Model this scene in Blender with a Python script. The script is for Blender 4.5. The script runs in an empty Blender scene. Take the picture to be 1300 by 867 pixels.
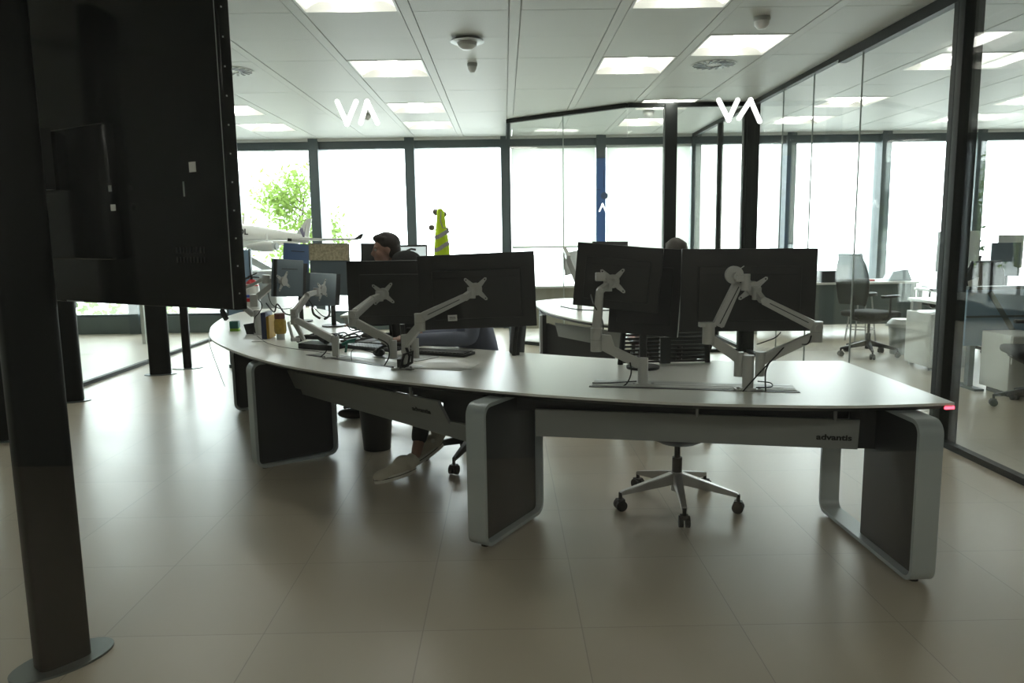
import bpy, bmesh, math, random
from mathutils import Vector, Matrix
C = bpy.context.scene.collection
S = bpy.context.scene
PI = math.pi
# ------------------------------------------------------------------ camera
CH = 1.47
YAW, PITCH, ROLL, FPX = -0.00825, 0.138314, -0.015, 960.0
RM = (Matrix.Rotation(YAW, 3, 'Z') @ Matrix.Rotation(PI/2-PITCH, 3, 'X') @ Matrix.Rotation(ROLL, 3, 'Z'))
cd = bpy.data.cameras.new('camera'); cam = bpy.data.objects.new('camera', cd); C.objects.link(cam)
cd.sensor_width = 36.0; cd.lens = FPX/1300*36.0; cd.clip_start = 0.05; cd.clip_end = 200
cam.matrix_world = Matrix.Translation((0, 0, CH)) @ RM.to_4x4()
S.camera = cam
# ------------------------------------------------------------------ world, lights, exposure
W = bpy.data.worlds.new('world'); S.world = W; W.use_nodes = True
bg = W.node_tree.nodes['Background']
bg.inputs[0].default_value = (0.90, 0.96, 1.0, 1); bg.inputs[1].default_value = 4.3
W.cycles.sampling_method = 'MANUAL'; W.cycles.sample_map_resolution = 128
S.view_settings.view_transform = 'Standard'; S.view_settings.look = 'None'
S.view_settings.gamma = 1.0; S.view_settings.use_curve_mapping = False
S.view_settings.exposure = 1.5
TROFFER = 6.5
S.cycles.use_adaptive_sampling = False; S.cycles.denoising_prefilter = 'ACCURATE'; S.cycles.max_bounces = 10; S.cycles.diffuse_bounces = 5; S.cycles.glossy_bounces = 4
S.cycles.transparent_max_bounces = 24; S.cycles.transmission_bounces = 6
S.cycles.sample_clamp_indirect = 8.0
def portal(x0, x1, z0, z1, y):
    l = bpy.data.lights.new('window_portal', 'AREA'); l.shape = 'RECTANGLE'; l.size = x1-x0; l.size_y = z1-z0
    l.cycles.is_portal = True
    o = bpy.data.objects.new('window_portal', l); C.objects.link(o)
    o.location = ((x0+x1)/2, y, (z0+z1)/2); o.rotation_euler = (-PI/2, 0, 0)
portal(-9.0, 10.5, 0.27, 2.87, 12.55)

# ------------------------------------------------------------------ helpers
def ray(px, py):
    return RM @ Vector(((px-650)/FPX, -(py-433.5)/FPX, -1))
def at(px, py, Y):
    d = ray(px, py); t = Y/d.y; return Vector((d.x*t, Y, CH+d.z*t))
def atz(px, py, z):
    d = ray(px, py); t = (z-CH)/d.z; return Vector((d.x*t, d.y*t, z))
def mat(name, col, rough=0.5, metal=0.0, spec=0.5, noise=0.0, nscale=20, bump=0.0, emit=None, es=0.0):
    m = bpy.data.materials.new(name); m.use_nodes = True; nt = m.node_tree
    b = nt.nodes['Principled BSDF']
    b.inputs['Base Color'].default_value = (*col, 1); b.inputs['Roughness'].default_value = rough
    b.inputs['Metallic'].default_value = metal; b.inputs['Specular IOR Level'].default_value = spec
    tc = nt.nodes.new('ShaderNodeTexCoord'); n = nt.nodes.new('ShaderNodeTexNoise')
    n.inputs['Scale'].default_value = nscale; n.inputs['Detail'].default_value = 4
    nt.links.new(tc.outputs['Object'], n.inputs['Vector'])
    mr = nt.nodes.new('ShaderNodeMapRange')
    mr.inputs['To Min'].default_value = max(0, rough-0.015); mr.inputs['To Max'].default_value = min(1, rough+0.015)
    nt.links.new(n.outputs['Fac'], mr.inputs['Value']); nt.links.new(mr.outputs['Result'], b.inputs['Roughness'])
    if noise:
        mx = nt.nodes.new('ShaderNodeMix'); mx.data_type = 'RGBA'
        mx.inputs[6].default_value = (*[c*(1-noise) for c in col], 1); mx.inputs[7].default_value = (*[min(1, c*(1+noise)) for c in col], 1)
        nt.links.new(n.outputs['Fac'], mx.inputs[0]); nt.links.new(mx.outputs[2], b.inputs['Base Color'])
    if bump:
        bp = nt.nodes.new('ShaderNodeBump'); bp.inputs['Strength'].default_value = bump; bp.inputs['Distance'].default_value = 0.002
        nt.links.new(n.outputs['Fac'], bp.inputs['Height']); nt.links.new(bp.outputs['Normal'], b.inputs['Normal'])
    if emit: b.inputs['Emission Color'].default_value = (*emit, 1); b.inputs['Emission Strength'].default_value = es
    return m
def glass_mat(name, tint=(0.95, 0.97, 0.96), refl=1.0, ior=1.45):
    m = bpy.data.materials.new(name); m.use_nodes = True; nt = m.node_tree
    nt.nodes.remove(nt.nodes['Principled BSDF']); out = nt.nodes['Material Output']
    t = nt.nodes.new('ShaderNodeBsdfTransparent'); t.inputs[0].default_value = (*tint, 1)
    g = nt.nodes.new('ShaderNodeBsdfGlossy'); g.inputs['Roughness'].default_value = 0.0
    f = nt.nodes.new('ShaderNodeFresnel'); f.inputs['IOR'].default_value = ior
    mu = nt.nodes.new('ShaderNodeMath'); mu.operation = 'MULTIPLY'; mu.inputs[1].default_value = refl
    mx = nt.nodes.new('ShaderNodeMixShader')
    gm = nt.nodes.new('ShaderNodeNewGeometry'); mi = nt.nodes.new('ShaderNodeMapRange')     # same index seen from either face
    mi.inputs['To Min'].default_value = ior; mi.inputs['To Max'].default_value = 1/ior
    nt.links.new(gm.outputs['Backfacing'], mi.inputs['Value']); nt.links.new(mi.outputs['Result'], f.inputs['IOR'])
    nt.links.new(f.outputs[0], mu.inputs[0]); nt.links.new(mu.outputs[0], mx.inputs[0])
    nt.links.new(t.outputs[0], mx.inputs[1]); nt.links.new(g.outputs[0], mx.inputs[2]); nt.links.new(mx.outputs[0], out.inputs[0])
    return m
def translucent_mat(name, col, k=0.5):
    m = bpy.data.materials.new(name); m.use_nodes = True; nt = m.node_tree
    nt.nodes.remove(nt.nodes['Principled BSDF']); out = nt.nodes['Material Output']
    d = nt.nodes.new('ShaderNodeBsdfDiffuse'); d.inputs[0].default_value = (*col, 1)
    t = nt.nodes.new('ShaderNodeBsdfTranslucent'); t.inputs[0].default_value = (*col, 1)
    mx = nt.nodes.new('ShaderNodeMixShader'); mx.inputs[0].default_value = k
    nt.links.new(d.outputs[0], mx.inputs[1]); nt.links.new(t.outputs[0], mx.inputs[2]); nt.links.new(mx.outputs[0], out.inputs[0])
    return m

class MB:
    def __init__(s): s.bm = bmesh.new()
    def box(s, a, b, bev=0.0):
        x0, y0, z0 = a; x1, y1, z1 = b
        s.obox(Vector(((x0+x1)/2, (y0+y1)/2, (z0+z1)/2)), Vector((abs(x1-x0)/2, 0, 0)), Vector((0, abs(y1-y0)/2, 0)), Vector((0, 0, abs(z1-z0)/2)), bev); return s
    def obox(s, c, u, v, w, bev=0.0):
        vs = [s.bm.verts.new(c+u*i+v*j+w*k) for k in (-1, 1) for j in (-1, 1) for i in (-1, 1)]
        fs = [(0, 2, 3, 1), (4, 5, 7, 6), (0, 1, 5, 4), (2, 6, 7, 3), (0, 4, 6, 2), (1, 3, 7, 5)]
        F = [s.bm.faces.new([vs[i] for i in f]) for f in fs]
        if bev:
            es = list({e for f in F for e in f.edges})
            bmesh.ops.bevel(s.bm, geom=es, offset=bev, segments=3, profile=0.5, affect='EDGES')
        return s
    def bar(s, a, b, w, h, up=Vector((0, 0, 1)), w2=None, h2=None, bev=0.0):
        a = Vector(a); b = Vector(b); d = (b-a).normalized()
        r = d.cross(up)
        if r.length < 1e-4: r = d.cross(Vector((0, 1, 0)))
        r.normalize(); u = r.cross(d)
        w2 = w if w2 is None else w2; h2 = h if h2 is None else h2
        vs = []
        for p, ww, hh in ((a, w, h), (b, w2, h2)):
            for i, j in ((-1, -1), (1, -1), (1, 1), (-1, 1)): vs.append(s.bm.verts.new(p+r*i*ww/2+u*j*hh/2))
        F = [s.bm.faces.new(vs[0:4][::-1]), s.bm.faces.new(vs[4:8])]
        for i in range(4): F.append(s.bm.faces.new([vs[i], vs[(i+1) % 4], vs[4+(i+1) % 4], vs[4+i]]))
        if bev: bmesh.ops.bevel(s.bm, geom=list({e for f in F for e in f.edges}), offset=bev, segments=2, affect='EDGES')
        return s
    def cyl(s, a, b, r, r2=None, n=20, caps=True):
        a = Vector(a); b = Vector(b); d = (b-a).normalized(); r2 = r if r2 is None else r2
        x = d.orthogonal().normalized(); y = d.cross(x)
        A = [s.bm.verts.new(a+(x*math.cos(2*PI*i/n)+y*math.sin(2*PI*i/n))*r) for i in range(n)]
        B = [s.bm.verts.new(b+(x*math.cos(2*PI*i/n)+y*math.sin(2*PI*i/n))*r2) for i in range(n)]
        for i in range(n): f = s.bm.faces.new([A[i], A[(i+1) % n], B[(i+1) % n], B[i]]); f.smooth = True
        if caps: s.bm.faces.new(A[::-1]); s.bm.faces.new(B)
        return s
    def tube(s, pts, r, n=8):
        pts = [Vector(p) for p in pts]; rings = []
        for i, p in enumerate(pts):
            d = (pts[min(i+1, len(pts)-1)]-pts[max(i-1, 0)]).normalized()
            x = d.orthogonal() if i == 0 else (px_-d*px_.dot(d)); x.normalize(); px_ = x; y = d.cross(x)
            rr = r[i] if isinstance(r, (list, tuple)) else r
            rings.append([s.bm.verts.new(p+(x*math.cos(2*PI*k/n)+y*math.sin(2*PI*k/n))*rr) for k in range(n)])
        for A, B in zip(rings, rings[1:]):
            for k in range(n): f = s.bm.faces.new([A[k], A[(k+1) % n], B[(k+1) % n], B[k]]); f.smooth = True
        s.bm.faces.new(rings[0][::-1]); s.bm.faces.new(rings[-1]); return s
    def lathe(s, c, prof, n=24, axis=None):
        c = Vector(c); rings = []
        ax = Vector((0, 0, 1)) if axis is None else Vector(axis).normalized()
        x = ax.orthogonal().normalized(); y = ax.cross(x)
        for r, z in prof:
            rings.append([s.bm.verts.new(c+ax*z+(x*math.cos(2*PI*k/n)+y*math.sin(2*PI*k/n))*max(r, 1e-4)) for k in range(n)])
        for A, B in zip(rings, rings[1:]):
            for k in range(n): f = s.bm.faces.new([A[k], A[(k+1) % n], B[(k+1) % n], B[k]]); f.smooth = True
        s.bm.faces.new(rings[0][::-1]); s.bm.faces.new(rings[-1]); return s
    def prism(s, poly, d):
        """poly: list of 3D points in a plane; d: extrusion vector"""
        A = [s.bm.verts.new(Vector(p)) for p in poly]; B = [s.bm.verts.new(Vector(p)+d) for p in poly]
        s.bm.faces.new(A[::-1]); s.bm.faces.new(B); n = len(A)
        for i in range(n): s.bm.faces.new([A[i], A[(i+1) % n], B[(i+1) % n], B[i]])
        return s
    def ell(s, c, r, rot=None, seg=20, rings=12):
        M = Matrix.Translation(Vector(c)) @ (rot.to_4x4() if rot else Matrix.Identity(4)) @ Matrix.Diagonal((*r, 1))
        g = bmesh.ops.create_uvsphere(s.bm, u_segments=seg, v_segments=rings, radius=1, matrix=M)
        for v in g['verts']:
            for f in v.link_faces: f.smooth = True
        return s
    def quad(s, *p): s.bm.faces.new([s.bm.verts.new(Vector(q)) for q in p]); return s
    def mesh(s, name):
        bmesh.ops.recalc_face_normals(s.bm, faces=s.bm.faces)
        me = bpy.data.meshes.new(name); s.bm.to_mesh(me); s.bm.free(); me.set_sharp_from_angle(angle=.7); return me
    def build(s, name, m, parent=None, keep=False):
        if keep:
            me = bpy.data.meshes.new(name); s.bm.to_mesh(me); s.bm.free()
        else: me = s.mesh(name)
        return link(name, me, m, parent)
def link(name, me, m, parent=None):
    o = bpy.data.objects.new(name, me); C.objects.link(o)
    if m: me.materials.append(m)
    if parent:
        o.parent = parent
        if parent.type == 'EMPTY' and parent.get('_own', 1): o.matrix_parent_inverse = world_of(parent).inverted()
        else: o.matrix_parent_inverse = world_of(parent).inverted()
    return o
def world_of(o):
    m = o.matrix_basis.copy()
    if o.parent: m = world_of(o.parent) @ o.matrix_parent_inverse @ m
    return m
def tag(o, label, cat, group=None, kind=None):
    o['label'] = label; o['category'] = cat
    if group: o['group'] = group
    if kind: o['kind'] = kind
    return o
def thing(name, label, cat, loc=(0, 0, 0), group=None):
    o = bpy.data.objects.new(name, None); C.objects.link(o); o.location = loc; o.empty_display_size = 0.1
    return tag(o, label, cat, group)
def struct(o): o['kind'] = 'structure'; return o
def copy_tree(o, parent=None):
    c = o.copy(); C.objects.link(c)
    if parent: c.parent = parent; c.matrix_parent_inverse = o.matrix_parent_inverse.copy()
    for ch in list(o.children): copy_tree(ch, c)
    return c
def text_mesh(txt, size, ext=0.001, bold=0.0):
    cu = bpy.data.curves.new('txt', 'FONT'); cu.body = txt; cu.size = size; cu.extrude = ext; cu.offset = bold
    cu.align_x = 'CENTER'; cu.align_y = 'CENTER'
    o = bpy.data.objects.new('txt', cu); C.objects.link(o)
    me = bpy.data.meshes.new_from_object(o); bpy.data.objects.remove(o); return me
def smooth_poly(pts, n=6):
    """Catmull-Rom through 2D/3D points"""
    P = [Vector(p) for p in pts]; out = []
    for i in range(len(P)-1):
        p0 = P[max(i-1, 0)]; p1 = P[i]; p2 = P[i+1]; p3 = P[min(i+2, len(P)-1)]
        for k in range(n):
            t = k/n
            out.append(0.5*((2*p1)+(-p0+p2)*t+(2*p0-5*p1+4*p2-p3)*t*t+(-p0+3*p1-3*p2+p3)*t*t*t))
    out.append(P[-1]); return out

# ------------------------------------------------------------------ materials
M = {}
M['frame'] = mat('window frame paint', (0.075, 0.10, 0.11), 0.45)
M['dark'] = mat('black metal paint', (0.005, 0.006, 0.0055), 0.45, spec=.22)
M['post'] = mat('partition post paint', (0.012, 0.015, 0.014), 0.5, spec=.25)
M['sill'] = mat('sill cladding', (0.10, 0.13, 0.13), 0.5)
M['fin'] = mat('exterior fin aluminium', (0.5, 0.54, 0.54), 0.5)
M['white'] = mat('white laminate', (0.78, 0.79, 0.77), 0.35)
M['wallw'] = mat('white plaster', (0.6, 0.6, 0.57), 0.8, noise=0.03)
M['walld'] = mat('corridor plaster', (0.16, 0.16, 0.15), 0.8, noise=0.03)
M['top'] = mat('desk laminate', (0.76, 0.76, 0.71), 0.3, nscale=3)
M['black'] = mat('black plastic', (0.014, 0.014, 0.014), 0.42)
M['blackm'] = mat('matt black plastic', (0.02, 0.02, 0.021), 0.6, bump=0.1, nscale=300)
M['mon'] = mat('monitor back plastic', (0.030, 0.030, 0.030), 0.5, bump=0.05, nscale=200)
M['monbl'] = mat('blue grey monitor plastic', (0.13, 0.17, 0.20), 0.4)
M['monblue'] = mat('blue monitor plastic', (0.07, 0.13, 0.27), 0.4)
M['anth'] = mat('anthracite panel', (0.030, 0.031, 0.033), 0.5)
M['alu'] = mat('silver painted aluminium', (0.44, 0.45, 0.45), 0.38, metal=0.35)
M['alu2'] = mat('silver arm aluminium', (0.56, 0.56, 0.54), 0.36, metal=0.3)
M['legal'] = mat('grey leg coating', (0.44, 0.49, 0.50), 0.4, metal=0.2)
M['fas'] = mat('grey fascia coating', (0.33, 0.345, 0.335), 0.42, metal=0.2)
M['chrome'] = mat('polished aluminium', (0.5, 0.5, 0.5), 0.28, metal=0.8)
M['rubber'] = mat('black rubber', (0.012, 0.012, 0.012), 0.6)
M['fabric'] = mat('charcoal fabric', (0.035, 0.036, 0.037), 0.9, bump=0.5, nscale=400)
M['paper'] = mat('paper', (0.75, 0.75, 0.72), 0.7)
M['skin'] = mat('skin', (0.30, 0.165, 0.12), 0.55, noise=0.06, nscale=12)
M['hair'] = mat('dark hair', (0.02, 0.014, 0.010), 0.6, noise=0.4, nscale=60, bump=0.8)
M['hairg'] = mat('grey brown hair', (0.055, 0.047, 0.038), 0.7, noise=0.4, nscale=60, bump=0.8)
M['shirtb'] = mat('blue grey sweater', (0.24, 0.26, 0.34), 0.9, noise=0.08, bump=0.4, nscale=120)
M['shirtd'] = mat('dark navy shirt', (0.02, 0.022, 0.03), 0.9, bump=0.4, nscale=120)
M['trousers'] = mat('black trousers', (0.016, 0.016, 0.02), 0.85, bump=0.3, nscale=100)
M['canvas'] = mat('beige canvas', (0.62, 0.58, 0.48), 0.85, noise=0.08, bump=0.4, nscale=300)
M['solew'] = mat('rubber sole', (0.75, 0.73, 0.66), 0.6)
M['vest'] = mat('fluorescent yellow cloth', (0.55, 0.75, 0.01), 0.7, noise=0.12, nscale=14)
M['vest'] = M['vest']
M['refl'] = mat('grey reflective tape', (0.28, 0.26, 0.28), 0.4)
M['green'] = mat('dark green plastic', (0.01, 0.12, 0.09), 0.45)
M['lime'] = mat('lime plastic', (0.25, 0.5, 0.03), 0.5)
M['red'] = mat('red paint', (0.5, 0.015, 0.02), 0.35)
M['led'] = mat('red indicator', (0.6, 0.02, 0.03), 0.4, emit=(1, 0.05, 0.08), es=2.5)
M['plate'] = mat('steel base plate', (0.16, 0.19, 0.19), 0.3, metal=0.7)
M['tan'] = mat('beige speckled board', (0.62, 0.50, 0.34), 0.85, noise=0.8, nscale=55)
M['plane'] = mat('white gloss paint', (0.74, 0.75, 0.72), 0.3)
M['finlogo'] = mat('violet grey paint', (0.22, 0.2, 0.3), 0.4)
M['blind'] = translucent_mat('roller blind fabric', (0.93, 0.94, 0.90), 0.55)
M['leaf'] = translucent_mat('leaf', (0.17, 0.25, 0.065), 0.5)
M['leafd'] = translucent_mat('dark leaf', (0.025, 0.04, 0.022), 0.3)
M['bark'] = mat('bark', (0.14, 0.11, 0.08), 0.9, noise=0.3)
M['paving'] = mat('pale paving', (0.5, 0.5, 0.48), 0.8, noise=0.1, nscale=3)
M['glow_letter'] = mat('glowing white letter', (0.9, 0.9, 0.9), 0.5, emit=(1, 1, .99), es=.62)  # emission added so the letters read white before the bright windows
M['glass'] = glass_mat('partition glass', (0.965, 0.975, 0.965), 1.0, 1.38)
M['wglass'] = glass_mat('window glass', (0.95, 0.97, 0.96), 0.8)
M['fglass'] = glass_mat('front glass', (0.96, 0.975, 0.965), 1.0)
M['gedge'] = mat('glass joint', (0.42, 0.46, 0.44), 0.3)
M['poster'] = mat('blue poster', (0.05, 0.13, 0.36), 0.5)
M['beige'] = mat('beige cabinet', (0.36, 0.35, 0.30), 0.6)
M['pale'] = mat('pale grey laminate', (0.52, 0.54, 0.52), 0.4)
M['bluepanel'] = mat('blue grey glazed panel', (0.26, 0.38, 0.52), 0.25)  # glazed screen, and the low panel standing in for a reflection
M['tube'] = mat('lamp diffuser', (0.9, 0.9, 0.88), 0.5, emit=(1.0, 0.985, 0.92), es=TROFFER)
M['fill_tube'] = mat('added fill lamp diffuser', (0.9, 0.9, 0.88), 0.5, emit=(1.0, 0.96, 0.88), es=13.0)
M['tinted'] = mat('lamp wing', (0.85, 0.85, 0.82), 0.5, emit=(1.0, 0.97, 0.88), es=0.45)
M['screenw'] = mat('lit screen', (0.1, 0.1, 0.1), 0.3, emit=(0.9, 0.95, 1.0), es=1.2)
M['amber'] = mat('amber jar contents', (0.45, 0.3, 0.05), 0.5, noise=0.6, nscale=60)
M['bcover'] = mat('book cover navy', (0.03, 0.04, 0.09), 0.5)

for k_ in ('tinted', 'led', 'glow_letter', 'screenw'): M[k_].cycles.emission_sampling = 'NONE'      # dim surfaces need no direct light sampling
# floor: 0.6 m tiles, polished, faint joints
def floor_mat():
    m = bpy.data.materials.new('polished tile floor'); m.use_nodes = True; nt = m.node_tree; L = nt.links.new
    b = nt.nodes['Principled BSDF']; tc = nt.nodes.new('ShaderNodeTexCoord')
    mp = nt.nodes.new('ShaderNodeMapping'); mp.inputs['Location'].default_value = (1.53/0.6*0.6, -3.30, 0)
    L(tc.outputs['Object'], mp.inputs['Vector'])
    br = nt.nodes.new('ShaderNodeTexBrick'); br.offset = 0.0; br.squash = 1.0
    br.inputs['Scale'].default_value = 1.0; br.inputs['Brick Width'].default_value = 0.6; br.inputs['Row Height'].default_value = 0.62
    br.inputs['Mortar Size'].default_value = 0.0024; br.inputs['Mortar Smooth'].default_value = 0.3; br.inputs['Bias'].default_value = 0.0
    br.inputs['Color1'].default_value = (0.435, 0.382, 0.300, 1); br.inputs['Color2'].default_value = (0.460, 0.408, 0.322, 1)
    br.inputs['Mortar'].default_value = (0.32, 0.285, 0.232, 1)
    L(mp.outputs[0], br.inputs['Vector'])
    n = nt.nodes.new('ShaderNodeTexNoise'); n.inputs['Scale'].default_value = 2.2; n.inputs['Detail'].default_value = 6
    L(tc.outputs['Object'], n.inputs['Vector'])
    mx = nt.nodes.new('ShaderNodeMix'); mx.data_type = 'RGBA'; mx.blend_type = 'MULTIPLY'; mx.inputs[0].default_value = 0.25
    cr = nt.nodes.new('ShaderNodeValToRGB'); cr.color_ramp.elements[0].color = (0.7, 0.7, 0.7, 1); cr.color_ramp.elements[1].color = (1, 1, 1, 1)
    L(n.outputs['Fac'], cr.inputs[0]); L(br.outputs['Color'], mx.inputs[6]); L(cr.outputs[0], mx.inputs[7]); L(mx.outputs[2], b.inputs['Base Color'])
    mr = nt.nodes.new('ShaderNodeMapRange'); mr.inputs['To Min'].default_value = 0.27; mr.inputs['To Max'].default_value = 0.36
    L(n.outputs['Fac'], mr.inputs['Value']); L(mr.outputs[0], b.inputs['Roughness']); b.inputs['Specular IOR Level'].default_value = 0.55
    return m
M['floor'] = floor_mat()
def ceil_mat():
    m = mat('perforated metal ceiling', (0.66, 0.665, 0.64), 0.48, spec=0.25); nt = m.node_tree; L = nt.links.new
    b = nt.nodes['Principled BSDF']; tc = nt.nodes.new('ShaderNodeTexCoord')
    v = nt.nodes.new('ShaderNodeTexVoronoi'); v.inputs['Scale'].default_value = 90; v.inputs['Randomness'].default_value = 0
    L(tc.outputs['Object'], v.inputs['Vector'])
    cr = nt.nodes.new('ShaderNodeValToRGB'); cr.color_ramp.elements[0].position = 0.2; cr.color_ramp.elements[0].color = (0.48, 0.48, 0.46, 1)
    cr.color_ramp.elements[1].position = 0.3; cr.color_ramp.elements[1].color = (0.63, 0.635, 0.61, 1)
    L(v.outputs['Distance'], cr.inputs[0]); L(cr.outputs[0], b.inputs['Base Color'])
    return m
M['ceil'] = ceil_mat(); M['ceilband'] = mat('ceiling band', (0.66, 0.665, 0.64), 0.4)
M['ceilgap'] = mat('ceiling gap', (0.1, 0.1, 0.1), 0.9)

# ------------------------------------------------------------------ room shell
CZ = 3.02; YW = 12.25; XL, XR = -9.0, 10.5; YB = -2.5; YF = 1.2
struct(MB().box((XL-.2, YB-.2, -0.12), (XR+.2, YW+0.25, 0)).build('floor', M['floor']))
struct(MB().box((-60, YW+0.25, -0.5), (60, 70, -0.3)).build('ground', M['paving']))
struct(MB().box((XL-.2, YB, 0), (XL, YW+.1, 3.3)).build('wall_left', M['wallw']))
struct(MB().box((XR, YB, 0), (XR+.2, YW+.1, 3.3)).build('wall_right', M['wallw']))
struct(MB().box((XL-.2, YB-.2, 0), (XR+.2, YB, 3.3)).build('wall_back', M['walld']))
# ceiling panels
YC = [5.5+0.715*k for k in range(-5, 10)]           # panel seams
YC = [y for y in YC if y < YW] + [YW]
XC = [0.10+0.75*k for k in range(-13, 15)]
light_cells = []
LT = {(-1.4, 4.9), (0.85, 4.9), (-1.4, 7.2), (0.85, 7.2), (1.6, 6.5), (-1.4, 9.4), (-1.4, 10.8), (-3.65, 9.4), (-3.65, 10.8), (3.85, 7.2), (3.85, 9.4), (3.85, 10.8), (6.1, 10.8), (6.1, 9.4), (1.6, 9.4), (1.6, 10.8), (6.1, 7.2), (-6.65, 9.4), (-6.65, 7.2), (-3.65, 7.2)}
def is_light(i, j):
    x0, y0, y1 = XC[i], YC[j], YC[j+1]
    return any(abs(lx-x0) < 0.2 and y0 < ly < y1 for lx, ly in LT)
cm = MB(); bd = MB(); lights = []
for i in range(len(XC)-1):
    for j in range(len(YC)-1):
        x0, x1 = XC[i]+0.042, XC[i+1]-0.042; y0, y1 = YC[j], YC[j+1]
        if x1 < XL or x0 > XR: continue
        if is_light(i, j): lights.append((x0, x1, y0, y1)); continue
        g0 = 0.0035 if j % 2 else 0.001; g1 = 0.001 if j % 2 else 0.0035
        cm.box((x0+.002, y0+g0, CZ), (x1-.002, y1-g1, CZ+.02))
cm.box((XL-.2, YB-.2, CZ), (XR+.2, YC[0]-0.004, CZ+.02))
for x in XC:
    if XL-.1 < x < XR+.1: cm.box((x-.038, YC[0], CZ-.003), (x+.038, YW, CZ+.02))
cm.box((XL-.2, YB-.2, CZ+.14), (XR+.2, YW+.25, CZ+.2))
struct(cm.build('ceiling', M['ceil']))
MULL = [0.05+1.5*k for k in range(-6, 7)]
# troffer lights
def troffer(x0, x1, y0, y1, label):
    t = thing('ceiling_light', label, 'ceiling light', ((x0+x1)/2, (y0+y1)/2, CZ), 'recessed square ceiling lights')
    h = MB(); e = .004
    h.box((x0+.003, y0+e, CZ-.004), (x0+.02, y1-e, CZ+.09)); h.box((x1-.02, y0+e, CZ-.004), (x1-.003, y1-e, CZ+.09))
    h.box((x0+.02, y0+e, CZ-.004), (x1-.02, y0+.02, CZ+.09)); h.box((x0+.02, y1-.02, CZ-.004), (x1-.02, y1-e, CZ+.09))
    h.box((x0+.003, y0+e, CZ+.09), (x1-.003, y1-e, CZ+.1))
    h.build('housing', M['ceilband'], t)
    xm = (x0+x1)/2
    for sgn in (-1, 1):
        w = MB(); n = 8
        xa = xm+sgn*.09; xb = xm+sgn*((x1-x0)/2-.022)
        pts = [(xa+(xb-xa)*k/n, CZ+.03+.05*math.sin(PI*k/n*0.9)-.03*(k/n)) for k in range(n+1)]
        poly = [Vector((x, y0+.022, z)) for x, z in pts]+[Vector((x, y0+.022, z+.004)) for x, z in pts[::-1]]
        w.prism(poly, Vector((0, y1-y0-.044, 0))); w.build('reflector_wing', M['tinted'], t)
    d = MB(); d.box((xm-.085, y0+.022, CZ+.012), (xm+.085, y1-.022, CZ+.03), 0.006); d.build('diffuser', M['tube'], t)
def light_label(x, y):
    col = {-1.4: 'left of the room centre', 0.85: 'right of the room centre', 1.6: 'in the column over the meeting room', -3.65: 'far left column beside the big screen', 3.85: 'first column beyond the right glass wall', 6.1: 'second column beyond the right glass wall', -6.65: 'over the left side room'}
    row = {3.0: 'row above the desk front', 4.9: 'nearest row in view', 6.5: 'row by the round air diffuser', 7.2: 'second row', 9.4: 'third row', 10.8: 'row next to the windows'}
    cx = min(col, key=lambda a: abs(a-x)); ry = min(row, key=lambda a: abs(a-y))
    return 'square ceiling light, %s, %s' % (row[ry], col[cx])
for l in lights:
    troffer(*l, light_label(l[0]-.04, (l[2]+l[3])/2))

def fill_lamp(x, y, lb):  # unseen lamps added as fill for the dim foreground
    t = thing('ceiling_light', lb, 'ceiling light', (x, y, CZ), 'added passage fill lamps')
    MB().box((x-.62, y-.1, CZ-.05), (x+.62, y+.1, CZ-.001)).build('housing', M['ceilband'], t)
    MB().box((x-.6, y-.085, CZ-.058), (x+.6, y+.085, CZ-.05)).build('diffuser', M['fill_tube'], t)
for x, lb in ((-2.6, 'left'), (0, 'middle'), (2.6, 'right')): fill_lamp(x, -1.0, '%s one of three long fill lamps added in the unseen passage before the front glass' % lb)
# window wall
for k in range(len(MULL)-1):
    x0, x1 = MULL[k], MULL[k+1]
    f = MB()
    f.box((x0-.085, YW-.13, 0), (x0+.065, YW+.12, CZ))               # mullion
    f.box((x0+.065, YW-.06, 2.86), (x1-.085, YW+.1, CZ-.04)); f.box((x0+.065, YW-.02, 0.27), (x1-.085, YW+.06, 0.31))
    w = struct(f.build('window_%d' % (k+1), M['frame']))
    g = MB().box((x0+.065, YW+.02, 0.31), (x1-.085, YW+.03, 2.86)).build('pane', M['wglass'], w)
    s = MB().box((x0+.065, YW-.05, 0), (x1-.085, YW+.1, 0.27)).build('sill_panel', M['sill'], w)
    MB().box((x0-.03, YW+.13, -0.3), (x0+.03, YW+.72, 3.3)).build('fin', M['fin'], w)
    MB().box((x0+.065, YW-.12, CZ-.04), (x1-.085, YW-.06, CZ)).build('head_trim', M['ceilband'], w)
struct(MB().box((MULL[-1]-.085, YW-.13, 0), (XR+.2, YW+.12, CZ)).build('trim_1', M['frame']))
struct(MB().box((XL-.2, YW-.13, 0), (MULL[0]+.3, YW+.12, CZ)).build('trim_2', M['frame'])) if MULL[0] > XL else None
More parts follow.
